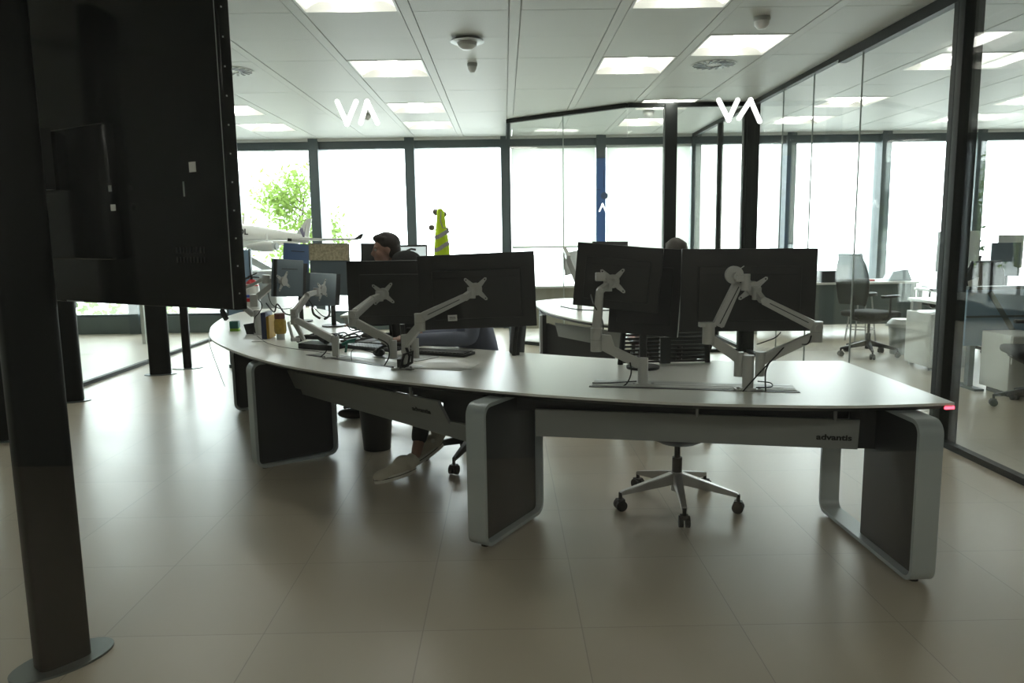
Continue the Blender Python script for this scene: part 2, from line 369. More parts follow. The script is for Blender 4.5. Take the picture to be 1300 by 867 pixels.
# roller blinds (none in the window with the trees)
bl = 0
for k in range(len(MULL)-1):
    x0, x1 = MULL[k], MULL[k+1]
    xm = (x0+x1)/2
    if xm < 0 or xm > 3: continue
    low = 1.3 if xm > 0 and xm < 1.6 else (1.12 if xm > 0 else 1.25)
    names = {-8.2: 'window', 0: ''}
    pos = ['%s' % s for s in ('far left', 'left', 'second left', 'left', 'left of the yellow vest', 'behind the hanging yellow vest', 'behind the meeting room, left of the blue strip', 'behind the meeting room, right of the blue strip', 'right of the corner post', 'behind the mesh chair', 'left of the thick door post', 'right of the thick door post')]
    t = thing('roller_blind', 'white roller blind over the window %s' % pos[min(k, 11)], 'blind', (xm, YW-.08, 2.86), 'white roller blinds')
    MB().box((x0+.08, YW-.078, low), (x1-.10, YW-.076, 2.84)).build('blind_cloth', M['blind'], t)
    MB().box((x0+.08, YW-.085, low-.025), (x1-.10, YW-.068, low)).build('bottom_bar', M['pale'], t)
    MB().cyl((x0+.07, YW-.09, 2.845), (x1-.09, YW-.09, 2.845), .022).build('roller_tube', M['pale'], t)

# glass partitions: right wall along x=3
GX = 3.0
def glass_wall(name, a, b, z0=0.05, z1=2.94, joints=(), frame_top=0.06, rail=True, gm='glass', fm='post'):
    a = Vector((*a, 0)); b = Vector((*b, 0)); d = (b-a); L = d.length; d.normalize(); nrm = Vector((-d.y, d.x, 0))
    f = MB()
    c = (a+b)/2
    f.obox(c+Vector((0, 0, CZ-.003-frame_top/2)), d*L/2, nrm*.03, Vector((0, 0, frame_top/2)))
    if rail: f.obox(c+Vector((0, 0, .02)), d*L/2, nrm*.028, Vector((0, 0, .02)))
    w = struct(f.build(name, M[fm]))
    zt = CZ-frame_top-.003
    ts = [0]+list(joints)+[L]
    for t0, t1 in zip(ts, ts[1:]):
        p0, p1 = a+d*(t0+.004), a+d*(t1-.004); cc = (p0+p1)/2
        MB().obox(cc+Vector((0, 0, (zt+.04)/2)), d*(t1-t0-.008)/2, nrm*.005, Vector((0, 0, (zt-.04)/2))).build('pane', M[gm], w)
    for t in joints:
        MB().obox(a+d*t+Vector((0, 0, (zt+.04)/2)), d*.004, nrm*.006, Vector((0, 0, (zt-.04)/2))).build('joint', M['gedge'], w)
    return w
glass_wall('wall_glass_right', (GX, YF), (GX, 9.22), joints=(1.9, 3.98, 5.3, 6.3, 7.1), frame_top=0.05)
struct(MB().box((GX-.035, YF, CZ-.085), (GX+.035, 6.9, CZ-.003)).build('trim_3', M['post']))
struct(MB().box((GX-.04, 5.03, 0), (GX+.09, 5.10, CZ-.05), .004).build('door_post_1', M['post']))
struct(MB().box((GX-.03, 5.12, 0), (GX+.03, 5.17, CZ-.05)).build('door_post_2', M['post']))
struct(MB().box((GX-.08, 9.24, 0), (GX+.07, 9.42, CZ), .004).build('door_post_3', M['post']))
struct(MB().box((2.885, 9.26, 0), (2.915, 9.34, CZ-.06)).build('door_post_4', M['post']))
struct(MB().box((1.94, 9.25, 0), (2.085, 9.38, CZ-.02), .004).build('door_post_5', M['post']))
glass_wall('wall_glass_meeting_front', (1.5, 9.3), (2.92, 9.32), joints=(0.44,), frame_top=0.05)
glass_wall('wall_glass_meeting_corner', (0.08, 10.42), (1.49, 9.3), joints=(0.88,), frame_top=0.05)
glass_wall('wall_glass_meeting_left', (0.08, YW-.14), (0.08, 10.43), frame_top=0.05)
glass_wall('wall_glass_meeting_right', (GX, 9.43), (GX, YW-.14), joints=(1.25,), frame_top=0.05)
struct(MB().box((GX-.03, 10.66, 0), (GX+.04, 10.72, CZ-.05)).build('door_post_6', M['post']))
struct(MB().box((0.06, 10.40, 0), (0.10, 10.44, CZ-.05)).build('trim_4', M['frame']))
glass_wall('wall_glass_left', (-4.38, 1.2), (-4.38, YW-.14), joints=(2.0, 4.2, 6.1, 8.2), frame_top=0.05)
# front glass the photograph looks through, with letters given a glow to read white
glass_wall('wall_glass_front', (-4.3, YF), (GX-.06, YF), gm='fglass')
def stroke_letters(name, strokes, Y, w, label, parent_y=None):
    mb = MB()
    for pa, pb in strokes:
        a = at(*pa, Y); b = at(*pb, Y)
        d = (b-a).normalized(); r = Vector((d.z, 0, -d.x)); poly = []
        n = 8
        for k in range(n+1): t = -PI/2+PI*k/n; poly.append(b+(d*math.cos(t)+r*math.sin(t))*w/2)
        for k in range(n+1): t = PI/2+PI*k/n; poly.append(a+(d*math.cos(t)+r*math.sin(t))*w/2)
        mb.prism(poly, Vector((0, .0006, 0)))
    return tag(mb.build(name, M['glow_letter']), label, 'lettering')
VY = YF+.0056
stroke_letters('glow_lettering', [((428, 129), (440.5, 157)), ((452, 129), (440.5, 157)), ((466, 129), (458, 156)), ((466, 129), (479, 156))], VY, .0078, 'white VA letters with an added glow on the front glass over the left half of the room')
stroke_letters('glow_lettering', [((912.5, 127), (925, 152)), ((936.5, 127), (925, 152)), ((953, 127), (938, 150)), ((953, 127), (964.5, 154))], VY, .0078, 'white VA letters with an added glow on the front glass before the corner post')
stroke_letters('glow_lettering', [((761, 268), (765, 259)), ((765, 259), (769, 268))], 9.75, .022, 'tiny white chevron painted for a reflected VA letter on the meeting room glass over the blue strip')  # this and the next draw reflections of the letters as glowing strokes
stroke_letters('glow_lettering', [((1094, 265), (1097.5, 258)), ((1097.5, 258), (1100, 265)), ((1100, 258), (1103, 265)), ((1103, 265), (1106.5, 258))], YW+.018, .022, 'tiny painted reflection of the VA letters on the window pane left of the pillar behind the mesh chair')
# blue poster strip on the mullion
po = thing('poster', 'narrow blue poster strip fixed to the window pillar in the meeting room', 'poster', (1.54, YW-.14, 2.5))
MB().box((1.466, YW-.138, 1.22), (1.614, YW-.131, 2.66)).build('sheet', M['poster'], po)
MB().lathe((1.59, YW-.1385, 2.08), [(0.055, 0), (0.055, .001)], axis=(0, -1, 0)).build('engine_picture', mat('grey blue ink', (0.05, 0.08, 0.16), .5), po)
MB().box((1.575, YW-.140, 2.2), (1.59, YW-.1385, 2.48)).box((1.466, YW-.140, 2.17), (1.53, YW-.1385, 2.18)).build('line_picture', mat('dark blue ink', (0.02, 0.05, 0.16), .5), po)
# a small paper tag on the right glass
# ceiling fittings
def detector(x, y, r, label, plate=False):
    t = thing('smoke_detector', label, 'smoke detector', (x, y, CZ))
    MB().lathe((x, y, CZ), [(r, -.0), (r*1.05, -.012), (r*.98, -.03)]).build('base', M['pale'], t)
    MB().lathe((x, y, CZ-.03), [(r*.9, 0), (r*.85, -.025), (r*.5, -.05), (r*.2, -.055)]).build('sensor_head', M['white'], t)
    if plate: MB().lathe((x, y, CZ-.018), [(r*1.55, 0), (r*1.6, -.006), (r*1.3, -.012)]).build('ring', M['alu'], t)
detector(-.267, 6.25, .085, 'larger ceiling dome detector with a wide rim', True)
detector(-.262, 7.1, .045, 'small ceiling detector just behind the wide rimmed one')
detector(-1.69, 9.8, .05, 'small ceiling detector behind the left VA letters')
detector(1.9, 5.75, .06, 'ceiling smoke detector near the right glass wall')
detector(1.86, 9.9, .07, 'smoke detector on the meeting room ceiling')
def diffuser(x, y, label):
    t = thing('air_diffuser', label, 'air vent', (x, y, CZ), 'round swirl air diffusers')
    MB().lathe((x, y, CZ-.002), [(.01, 0), (.21, 0), (.21, -.003), (.01, -.003)], n=32).build('plate', M['ceil'], t)
    s = MB()
    for k in range(18):
        a = 2*PI*k/18; p = Vector((x+.075*math.cos(a), y+.075*math.sin(a), CZ-.007)); q = Vector((x+.19*math.cos(a+.5), y+.19*math.sin(a+.5), CZ-.007)); s.bar(p, q, .02, .004)
    s.build('slot', M['black'], t)
diffuser(1.97, 7.28, 'round ceiling air diffuser with swirl slots near the right glass wall')
diffuser(-2.50, 7.28, 'round ceiling air diffuser with swirl slots beside the big screen')

# ------------------------------------------------------------------ outdoors
def tree(x, y, h, leafmat, crown, label, seed, n=700, ls=.09):
    random.seed(seed); t = thing('tree', label, 'tree', (x, y, -.3)); tr = MB()
    pts = [(x, y, -.3), (x+.03, y, h*.35), (x-.02, y+.02, h*.7), (x+.08, y, h*.95)]
    tr.tube(pts, [.05, .04, .028, .01])
    br = []
    for k in range(12):
        z = h*(.3+.055*k); a = random.uniform(0, 2*PI); l = crown*random.uniform(.6, 1)
        e = Vector((x+l*math.cos(a), y+l*math.sin(a)*.6, z+l*.5)); br.append(e); tr.tube([(x, y, z), Vector((x, y, z)).lerp(e, .5)+Vector((0, 0, .04)), e], [.02, .012, .005], 6)
    tr.build('trunk', M['bark'], t)
    f = MB()
    for k in range(n):
        e = random.choice(br); c = e+Vector([random.gauss(0, crown*.33) for _ in range(3)])
        u = Vector([random.uniform(-1, 1) for _ in range(3)]).normalized(); v = u.orthogonal().normalized(); s_ = ls*random.uniform(.5, 1.1)
        f.quad(c-u*s_, c-v*s_*.45, c+u*s_, c+v*s_*.45)
    f.build('foliage', M[leafmat], t, keep=True)
tree(-4.25, 16.2, 2.6, 'leaf', .62, 'leafy light green tree outside the left window beside the dark pillar', 3, 2200, .075)
tree(-5.0, 14.6, 2.1, 'leaf', .35, 'slender sparse young tree outside the left window', 5, 90, .05)
tree(-7.0, 19.0, 2.1, 'leaf', .6, 'pale green shrubby tree at the far left outside', 8, 300, .08)
tree(9.05, 14.8, 2.55, 'leafd', .22, 'dark narrow tree outside beyond the thick glass door post', 9, 260, .07)
pc = MB(); pc.box((-6.1, 19.9, -.3), (-5.9, 20.1, 5)); tag(pc.build('outdoor_post', M['fin']), 'tall pale post standing outside the left window', 'post')
bb = thing('building', 'pale low building in the distance beyond the left window', 'building', (-16, 40, 0))
b_ = MB(); b_.box((-30, 40, -.3), (-11, 48, 5)); b_.build('wall', M['fin'], bb)
for k in range(5): MB().box((-28+3.2*k, 39.95, 1.5), (-26.4+3.2*k, 40.0, 3.5)).build('window', M['sill'], bb)
hd = MB(); random.seed(2)
for k in range(900):
    c = Vector((random.uniform(-9.5, -6.2), random.uniform(14.5, 15.3), random.uniform(-.3, 1.4+.3*random.random())))
    u = Vector([random.uniform(-1, 1) for _ in range(3)]).normalized(); v = u.orthogonal().normalized()
    hd.quad(c-u*.1, c-v*.05, c+u*.1, c+v*.05)
tag(hd.build('hedge', M['leaf'], keep=True), 'green hedge outside the windows of the left side room', 'hedge')

# ------------------------------------------------------------------ main desk
def V2(x, y, z=0): return Vector((x, y, z))
def desk_outline(front, back):
    return smooth_poly(front, 5)[:-1]+[Vector(front[-1])]+smooth_poly(back, 5)
DT = 0.74
front = [(-2.72, 7.75), (-2.70, 7.25), (-2.60, 6.75), (-2.47, 6.30), (-2.19, 5.61), (-1.74, 4.91), (-1.30, 4.39), (-0.9, 4.06), (-0.47, 3.78), (0.06, 3.49), (0.42, 3.34), (0.76, 3.225), (1.13, 3.15), (1.50, 3.112), (1.908, 3.136)]
back = [(1.916, 4.227), (1.437, 4.275), (0.805, 4.367), (0.157, 4.70), (-0.38, 5.06), (-0.85, 5.55), (-1.25, 6.15), (-1.55, 6.85), (-1.8, 7.7), (-2.1, 8.12), (-2.45, 8.17), (-2.64, 8.02), (-2.72, 7.75)]
F3 = smooth_poly([V2(*p) for p in front], 6); B3 = smooth_poly([V2(*p) for p in back], 6)
desk = thing('desk', 'large curved white desk with silver loop legs and grey fascias in the foreground', 'desk', (0.2, 4.0, 0))
out = F3+B3[:-1]
def inset_poly(P, d):
    n = len(P); R = []
    for i in range(n):
        a, b = P[i-1], P[(i+1) % n]; t = (b-a); t.z = 0; t.normalize(); R.append(P[i]+Vector((-t.y, t.x, 0))*d)
    return R
top = MB(); top.prism([Vector((p.x, p.y, DT-.012)) for p in out], Vector((0, 0, .012))); top.build('tabletop', M['top'], desk)
eb = MB(); q = inset_poly(out, .004); q2 = inset_poly(out, .03)
A = [eb.bm.verts.new((p.x, p.y, DT-.0121)) for p in q]; B = [eb.bm.verts.new((p.x, p.y, DT-.032)) for p in q2]; n = len(A)
for i in range(n): eb.bm.faces.new([A[i], A[(i+1) % n], B[(i+1) % n], B[i]])
eb.bm.faces.new(A[::-1]); eb.bm.faces.new(B); eb.build('edge_band', M['black'], desk)
def loop_leg(parent, near, dirv, length, zt=0.705, band=.1, panel=(0, 1), r=.06, zb=.012, th=.018, leg='legal', pw=.03):
    """near: floor point of the near end (centre of band), dirv: direction to the far end"""
    d = Vector((*dirv, 0)).normalized(); w = Vector((-d.y, d.x, 0)); p0 = Vector((*near, 0))
    def ring(off):
        x0, x1, z0, z1, rr = off, length-off, zb+off, zt-off, r-off
        pts = []
        for cx, cz, a0 in ((x1-rr, z1-rr, 0), (x0+rr, z1-rr, 90), (x0+rr, z0+rr, 180), (x1-rr, z0+rr, 270)):
            for k in range(7):
                a = math.radians(a0+15*k); pts.append((cx+rr*math.cos(a), cz+rr*math.sin(a)))
        return pts
    o_, i_ = ring(0), ring(th); m = MB(); bm = m.bm; n = len(o_); rows = []
    for pts, s_ in ((o_, -1), (o_, 1), (i_, 1), (i_, -1)):
        rows.append([bm.verts.new(p0+d*x+w*s_*band/2+Vector((0, 0, z))) for x, z in pts])
    for a in range(4):
        A, B = rows[a], rows[(a+1) % 4]
        for k in range(n): f = bm.faces.new([A[k], A[(k+1) % n], B[(k+1) % n], B[k]]); f.smooth = a in (0, 2)
    g = m.build('leg', M[leg], parent)
    x0, x1 = th*.8+(length-2*th)*panel[0], th+(length-2*th)*panel[1]
    m = MB(); m.obox(p0+d*(x0+x1)/2+Vector((0, 0, (zb+zt)/2)), d*(x1-x0)/2, w*pw/2, Vector((0, 0, (zt-zb)/2-th*.9)), .008); m.build('infill_panel', M['anth'], g)
    for x in (.07, length-.07): MB().cyl(p0+d*x, p0+d*x+Vector((0, 0, zb)), .02).build('foot', M['black'], g)
    return g
loop_leg(desk, (1.715, 2.955), (-0.02, 1), .89, panel=(0.0, .58))
loop_leg(desk, (-.150, 3.41), (.52, .86), .57)
loop_leg(desk, (-1.635, 4.745), (.8, .6), .56)
loop_leg(desk, (-2.36, 6.45), (.97, .25), .55)
# fascias between the legs
def fascia(a, b, z1, z0, slope=.05, name='fascia', txt=True, tpos=.8, cut=.03, flange=True):
    a = Vector((*a, 0)); b = Vector((*b, 0)); d = (b-a).normalized(); nrm = Vector((-d.y, d.x, 0))   # nrm points away from the camera
    m = MB()
    m.prism([a+Vector((0, 0, z1)), b+Vector((0, 0, z1)), b+d*cut+nrm*slope+Vector((0, 0, z0)), a+d*cut+nrm*slope+Vector((0, 0, z0))], nrm*.02)
    f = m.build(name, M['fas'], desk)
    if txt:
        L = (b-a).length; c = a+d*(L*tpos)+Vector((0, 0, z0+(z1-z0)*.38))+nrm*(slope*.58)
        me = text_mesh('advantis', .038, .0008, .0012)
        vz = (Vector((0, 0, z1))-(nrm*slope+Vector((0, 0, z0)))).normalized(); nn = d.cross(vz)
        R = Matrix((d*1.25, vz, nn)).transposed().to_4x4()
        me.transform(Matrix.Translation(c-nrm*.0015) @ R); link('lettering', me, M['black'], f)
    return f
fA = fascia((-1.56, 5.00), (-.362, 3.86), .625, .50, txt=True, tpos=.90)
fB = fascia((.14, 3.66), (1.60, 3.33), .62, .478, txt=True, tpos=.93, cut=0, slope=.02)
m = MB()
p = [Vector((-1.50, 5.04, .498)), Vector((-.33, 3.905, .505)), Vector((-.10, 3.78, .50)), Vector((-.10, 3.78, .425)), Vector((-.30, 3.94, .44))]
m.prism([Vector((-1.5, 5.06, .50)), Vector((-.36, 3.93, .51)), Vector((-.06, 3.68, .51)), Vector((-.06, 3.68, .41)), Vector((-1.45, 5.03, .455))], Vector((.015, .02, 0)))
m.build('lower_flange', M['fas'], desk)
# dark under-structure
for a, b in (((-1.62, 5.12), (-.10, 3.80)), ((.02, 3.75), (1.62, 3.44)), ((-2.25, 6.5), (-1.66, 5.1))):
    MB().bar(Vector((*a, .655)), Vector((*b, .655)), .05, .10).build('crossbeam', M['anth'], desk)
for a, b, h_ in (((1.58, 3.40, .585), (1.70, 3.38, .585), .22), ((-.33, 3.96, .58), (-.12, 3.80, .58), .20), ((-1.62, 4.95, .60), (-1.5, 5.04, .60), .16)):
    MB().bar(a, b, .03, h_).build('end_bracket', M['anth'], desk)
for px, py in ((.9, 3.49), (1.5, 3.36), (-.52, 4.02), (-1.35, 4.81)): MB().cyl((px, py, .61), (px, py, .71), .008).build('hanger_bolt', M['alu'], desk)
m = MB(); m.bar((1.868, 3.134, DT-.022), (1.908, 3.142, DT-.022), .012, .012); m.build('indicator_light', M['led'], desk)
# cable slots in the top
def slot(front_a, front_b, depth, flap=True):
    a = Vector((*front_a, DT+.001)); b = Vector((*front_b, DT+.001)); d = (b-a).normalized(); nrm = Vector((-d.y, d.x, 0))
    s_ = MB(); s_.obox((a+b)/2+nrm*.012, d*(b-a).length/2, nrm*.014, Vector((0, 0, .0015))); g = s_.build('cable_slot', M['black'], desk)
    if flap:
        f = MB(); f.obox((a+b)/2+nrm*(.03+depth/2), d*((b-a).length/2-.01), nrm*depth/2, Vector((0, 0, .003)), .001)
        f.build('slot_flap', M['pale'], g)
        f = MB()
        for t in (.35, .7): f.obox((a+b)/2+nrm*(.03+depth*t)+Vector((0, 0, .0032)), d*((b-a).length/2-.012), nrm*.003, Vector((0, 0, .0006)))
        f.build('groove', M['fas'], g)
    return g
slot((.40, 3.60), (1.345, 3.385), .15)
slot((-1.27, 4.765), (-.53, 4.145), .10)

# ------------------------------------------------------------------ monitors and arms
def monitor(tl, tr, br, bl, Yl, Yr, label, body='mon', th=.022, bulge=True, group=None, lit=False, name='monitor', edge=None):
    P = [at(*tl, Yl), at(*tr, Yr), at(*br, Yr), at(*bl, Yl)]
    c = sum(P, Vector())/4; u = ((P[1]+P[2])-(P[0]+P[3])); wd = u.length/2; u.normalize()
    v = ((P[0]+P[1])-(P[3]+P[2])); v = v-u*v.dot(u); ht = v.length/2; v.normalize(); nb = u.cross(v).normalized()
    if nb.y > 0: nb = -nb                                            # nb: towards the camera (the back of the monitor)
    t = thing(name, label, 'monitor', (c.x, c.y, c.z), group)
    m = MB(); m.obox(c-nb*th/2, u*wd/2, v*ht/2, nb*th/2, .003); m.build('housing', M[body], t)
    if bulge:
        m = MB(); cc = c-v*ht*.04
        m.obox(cc+nb*.008, u*wd*.38, v*ht*.33, nb*.0085, .006); rc = m.build('rear_cover', M[body], t)
        m = MB(); m.obox(c-v*ht*.36+nb*.0015, u*wd*.18, v*ht*.02, nb*.002); m.build('port_strip', M['black'], t)
        m = MB(); m.obox(c+v*ht*.19+nb*.0168, u*wd*.36, v*.0015, nb*.0006); m.build('seam', M['black'], rc)
    m = MB(); m.obox(c-nb*(th+.001), u*(wd/2-.008), v*(ht/2-.01), nb*.001); m.build('screen', M['screenw' if lit else 'black'], t)
    return t, c, u, v, nb
def vesa(t, c, u, v, nb, r=.036, arm=.082, ang=45, which=(0, 1, 2, 3)):
    m = MB(); m.cyl(c, c+nb*.016, r, r*.94, n=28)
    for k in which:
        a = math.radians(ang+90*k); d = u*math.cos(a)+v*math.sin(a); e = u*-math.sin(a)+v*math.cos(a)
        m.prism([c+d*r*.6+e*.016, c+d*arm+e*.008, c+d*(arm+.006), c+d*arm-e*.008, c+d*r*.6-e*.016], nb*.003)
    g = m.build('vesa_plate', M['alu2'], t)
    for k in which:
        a = math.radians(ang+90*k); d = u*math.cos(a)+v*math.sin(a); MB().cyl(c+d*(arm-.008)+nb*.003, c+d*(arm-.008)+nb*.005, .004, n=10).build('screw', M['black'], g)
def arm_branch(t, root, elbow, head, plate, u, v, nb, plate_on=True, which=(0, 1, 2, 3), ang=45, s=1.0, eh=.096, disc=False):
    root, elbow, head, plate = map(Vector, (root, elbow, head, plate))
    m = MB(); m.bar(root, elbow+(root-elbow).normalized()*.02-Vector((0, 0, .015)), .034*s, .05*s, w2=.028*s, h2=.042*s, bev=.005); m.build('lower_arm', M['alu2'], t)
    m = MB(); m.cyl(elbow-Vector((0, 0, eh/2)), elbow+Vector((0, 0, eh/2)), .028*s, n=24); j = m.build('elbow_joint', M['alu2'], t)
    MB().cyl(elbow-Vector((0, 0, .002)), elbow+Vector((0, 0, .0)), .0286*s, n=24).build('joint_ring', M['fas'], j)
    e2 = elbow+Vector((0, 0, eh*.22)); dd = (head-e2).normalized()
    m = MB(); m.bar(e2+dd*.015, head, .044*s, .046*s, w2=.036*s, h2=.036*s, bev=.006)
    up = m.build('upper_arm', M['alu2'], t)
    r_ = dd.cross(Vector((0, 1, 0))).normalized()
    m = MB(); m.bar(e2+dd*.05+Vector((0, -.0235*s, 0)), head-dd*.03+Vector((0, -.0195*s, 0)), .002, .004); m.build('arm_groove', M['anth'], up)
    m = MB(); m.cyl(e2+Vector((0, -.032*s, 0)), e2+Vector((0, .03, 0)), .017*s); m.build('pivot', M['alu2'], up); m = MB(); m.cyl(head+Vector((0, -.026*s, 0)), head+Vector((0, .02, 0)), .016*s); m.build('pivot', M['alu2'], up)
    h2 = head.lerp(plate, .6); m = MB(); m.cyl(h2-Vector((0, 0, .032*s)), h2+Vector((0, 0, .026*s)), .022*s); m.bar(head, h2, .026, .03); m.bar(h2, plate+nb*.008, .028, .028)
    m.build('tilt_head', M['alu2'], t)
    if plate_on: vesa(t, plate, u, v, nb, which=which, ang=ang)
def post(t, x, y, z0, z1, r=.026, name='post'):
    m = MB(); m.cyl((x, y, z0), (x, y, z1), r, n=24); m.build(name, M['alu2'], t)
def base_clamp(t, x, y, s=1.0):
    m = MB(); m.cyl((x, y, DT+.002), (x, y, DT+.012), .038*s, n=24); m.box((x-.06*s, y-.03, DT+.002), (x+.06*s, y+.03, DT+.008))
    b_ = m.build('base_clamp', M['alu2'], t)
    for q in (-.05, .05): MB().cyl((x+q*s, y-.015, DT+.008), (x+q*s, y-.015, DT+.018), .007, n=6).build('bolt', M['chrome'], b_)
def cable(pts, label, r=.0035, mt='rubber', group=None, cat='cable', name='cable'):
    m = MB(); m.tube(smooth_poly([Vector(p) for p in pts], 7), r, 6); return tag(m.build(name, M[mt], None), label, cat, group)

# widest right monitor and the double arm before it
YM = 3.70
t, c, u, v, nb = monitor((865.5, 316), (1037, 315), (1036, 420), (864.5, 421), YM, YM, 'large black monitor seen from behind, rightmost on the curved desk, behind a double arm')
arm = thing('monitor_mount', 'silver double monitor arm at the right end of the desk with one round head bare', 'monitor mount', (1.13, 3.47, DT))
base_clamp(arm, 1.13, 3.47); post(arm, 1.13, 3.47, DT+.01, .905)
for q in (932+7, 966): pz = at(q, 465, 3.49); post(arm, pz.x, 3.50, .80, .915, .023, 'side_post')
pl = at(956, 366, YM-.035)
arm_branch(arm, at(966, 457, 3.5), at(1036.5, 421, 3.5), at(968, 381, 3.58), pl, u, v, nb, ang=38, which=(0, 2, 1))
e_ = at(899.5, 424, 3.5)
hd2 = at(937, 358, 3.50); dc = at(932, 349, 3.47)
m = MB(); m.bar(at(941, 457, 3.5), at(902, 430, 3.5), .034, .05, w2=.03, h2=.042, bev=.005); m.build('lower_arm', M['alu2'], arm)
m = MB(); m.cyl(e_-Vector((0, 0, .046)), e_+Vector((0, 0, .05)), .028, n=24); m.box((e_.x-.045, 3.48, e_.z+.035), (e_.x+.03, 3.52, e_.z+.055)); m.build('elbow_joint', M['alu2'], arm)
m = MB(); m.bar(at(911, 414, 3.5), hd2, .046, .05, w2=.04, h2=.04, bev=.006); up_ = m.build('upper_arm', M['alu2'], arm)
m = MB(); m.bar(at(914, 411, 3.474), at(938, 364, 3.478), .002, .004); m.build('arm_groove', M['anth'], up_)
m = MB(); m.cyl(dc+Vector((0, -.012, 0)), dc+Vector((0, .012, 0)), .041, n=32); hd_ = m.build('round_head', M['alu2'], arm)
m = MB(); m.cyl(dc+Vector((.004, -.04, -.004)), dc+Vector((.004, -.012, -.004)), .017); m.box((dc.x-.004, 3.425, dc.z-.03), (dc.x+.056, 3.465, dc.z+.002), .004); m.bar(dc+Vector((.03, 0, .03)), dc+Vector((.045, 0, .04)), .004, .004); m.build('head_clevis', M['alu2'], hd_)
m = MB(); m.cyl(dc+Vector((.045, -.03, -.07)), dc+Vector((.045, -.03, .005)), .02); m.build('tilt_head', M['alu2'], arm)
cable([at(1030, 426, 3.47), at(1024, 437, 3.48), at(1002, 436, 3.5), at(985, 452, 3.46), at(960, 478, 3.43), at(943, 497, 3.42)], 'black cable running down the right branch of the double arm to the desk slot')
cable([at(978, 458, 3.46), at(972, 472, 3.44), at(972, 497, 3.42)], 'black cable hanging straight from the double arm into the slot')
cable([at(962, 484, 3.5), at(978, 486, 3.5), at(979, 491, 3.45), at(960, 492, 3.43)], 'short cable loop lying at the foot of the double arm', .003)
cable([at(991, 422, 3.69), at(985, 428, 3.75), at(976, 432, 3.8), at(961, 437, 3.85)], 'thin cable with a plug hanging below the rightmost monitor', .003)

# middle monitor (tilted) with a single arm
t, c, u, v, nb = monitor((731, 307.5), (839, 315), (838, 399), (729.5, 386.5), 4.02, 3.88, 'black tilted monitor on the vertical single arm right of the desk middle')
arm = thing('monitor_mount', 'silver single monitor arm with an upright forearm behind the tilted monitor', 'monitor mount', (.665, 3.62, DT))
base_clamp(arm, .665, 3.62, .9)
post(arm, .665, 3.62, DT+.01, .875, .025)
arm_branch(arm, at(812, 462, 3.62), at(757, 431, 3.62), at(761.5, 369, 3.72), at(778, 357, 3.92), u, v, nb, ang=52, which=(0, 1, 3), s=1.0, eh=.115)
m = MB(); pp = at(763, 351, 3.8); m.box((pp.x-.028, pp.y-.03, pp.z-.022), (pp.x+.02, pp.y+.02, pp.z+.02), .004); m.build('clevis', M['alu2'], arm)
m = MB(); pp = at(766, 428, 3.62); m.prism([at(764, 425, 3.60), at(776, 426, 3.60), at(781, 441, 3.60), at(764, 438, 3.60)], Vector((0, .03, 0))); m.build('gusset', M['alu2'], arm)
cable([at(750, 384, 4.0), at(750, 374, 3.9), at(754, 387, 3.68), at(764, 405, 3.66), at(766, 418, 3.66)], 'black cable curling along the upright forearm of the single arm')
cable([at(800, 460, 3.6), at(801, 475, 3.6), at(793, 489, 3.6), at(775, 493, 3.62), at(752, 490, 3.65)], 'black cable drooping from the single arm base to the left along the slot')
cable([at(752, 486, 3.66), at(775, 486, 3.64), at(808, 484, 3.64)], 'thin black lead lying along the slot beside the single arm', .003)
# black monitor behind, between the two
t, c, u, v, nb = monitor((775, 313), (865, 315), (864, 431), (775, 420), 4.10, 3.98, 'black monitor half hidden behind the tilted one, its bright edge showing', body='blackm')
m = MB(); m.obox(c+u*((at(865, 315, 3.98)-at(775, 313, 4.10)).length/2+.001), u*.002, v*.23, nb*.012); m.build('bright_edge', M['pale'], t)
m = MB(); m.cyl((c.x, c.y+.05, DT), (c.x, c.y+.05, c.z), .02); m.cyl((c.x, c.y+.05, DT+.001), (c.x, c.y+.05, DT+.015), .09); m.build('stand', M['black'], t)
# big left monitor with double arm
t, c, u, v, nb = monitor((532, 324.5), (678.5, 319), (681, 413), (532, 420), 4.28, 4.25, 'large black monitor left of the desk middle, tilted a little, with a white sticker')
cs = c+u*(-.145)+v*(-.145)+nb*.018
m = MB(); m.obox(cs, u*.026, v*.017, nb*.0008); st = m.build('sticker', M['paper'], t)
m = MB()
for k in (-.006, 0, .006): m.obox(cs+v*k+nb*.001, u*.018, v*.0012, nb*.0003)
m.build('sticker_print', M['anth'], st)
cR, uR, vR, nR = c, u, v, nb
t, c, u, v, nb = monitor((441, 331), (577, 330.5), (576, 410), (441, 412), 4.72, 4.68, 'wide black monitor left of and behind the one with the white sticker')
m = MB(); m.cyl(c-v*.2+nb*-.02, (c.x, c.y+.05, DT+.01), .015); m.build('cable_tail', M['black'], t)
arm = thing('monitor_mount', 'silver double monitor arm carrying the two wide black monitors', 'monitor mount', (-.585, 4.2, DT))
base_clamp(arm, -.585, 4.2)
m = MB(); m.box((-.61, 4.17, DT+.01), (-.56, 4.24, .80), .004); m.build('riser', M['black'], arm)
post(arm, -.56, 4.19, DT+.03, .935, .024); post(arm, -.635, 4.22, DT+.06, .90, .022, 'side_post'); post(arm, -.51, 4.21, DT+.06, .91, .022, 'side_post')
arm_branch(arm, at(496, 434, 4.2), at(449, 404, 4.3), at(474, 379, 4.5), at(486.5, 373, 4.665), u, v, nb, ang=50, s=1.05, eh=.088)
arm_branch(arm, at(514, 437, 4.18), at(533, 409, 4.08), at(590, 377, 4.12), at(604, 367, 4.215), uR, vR, nR, ang=45, s=1.05)
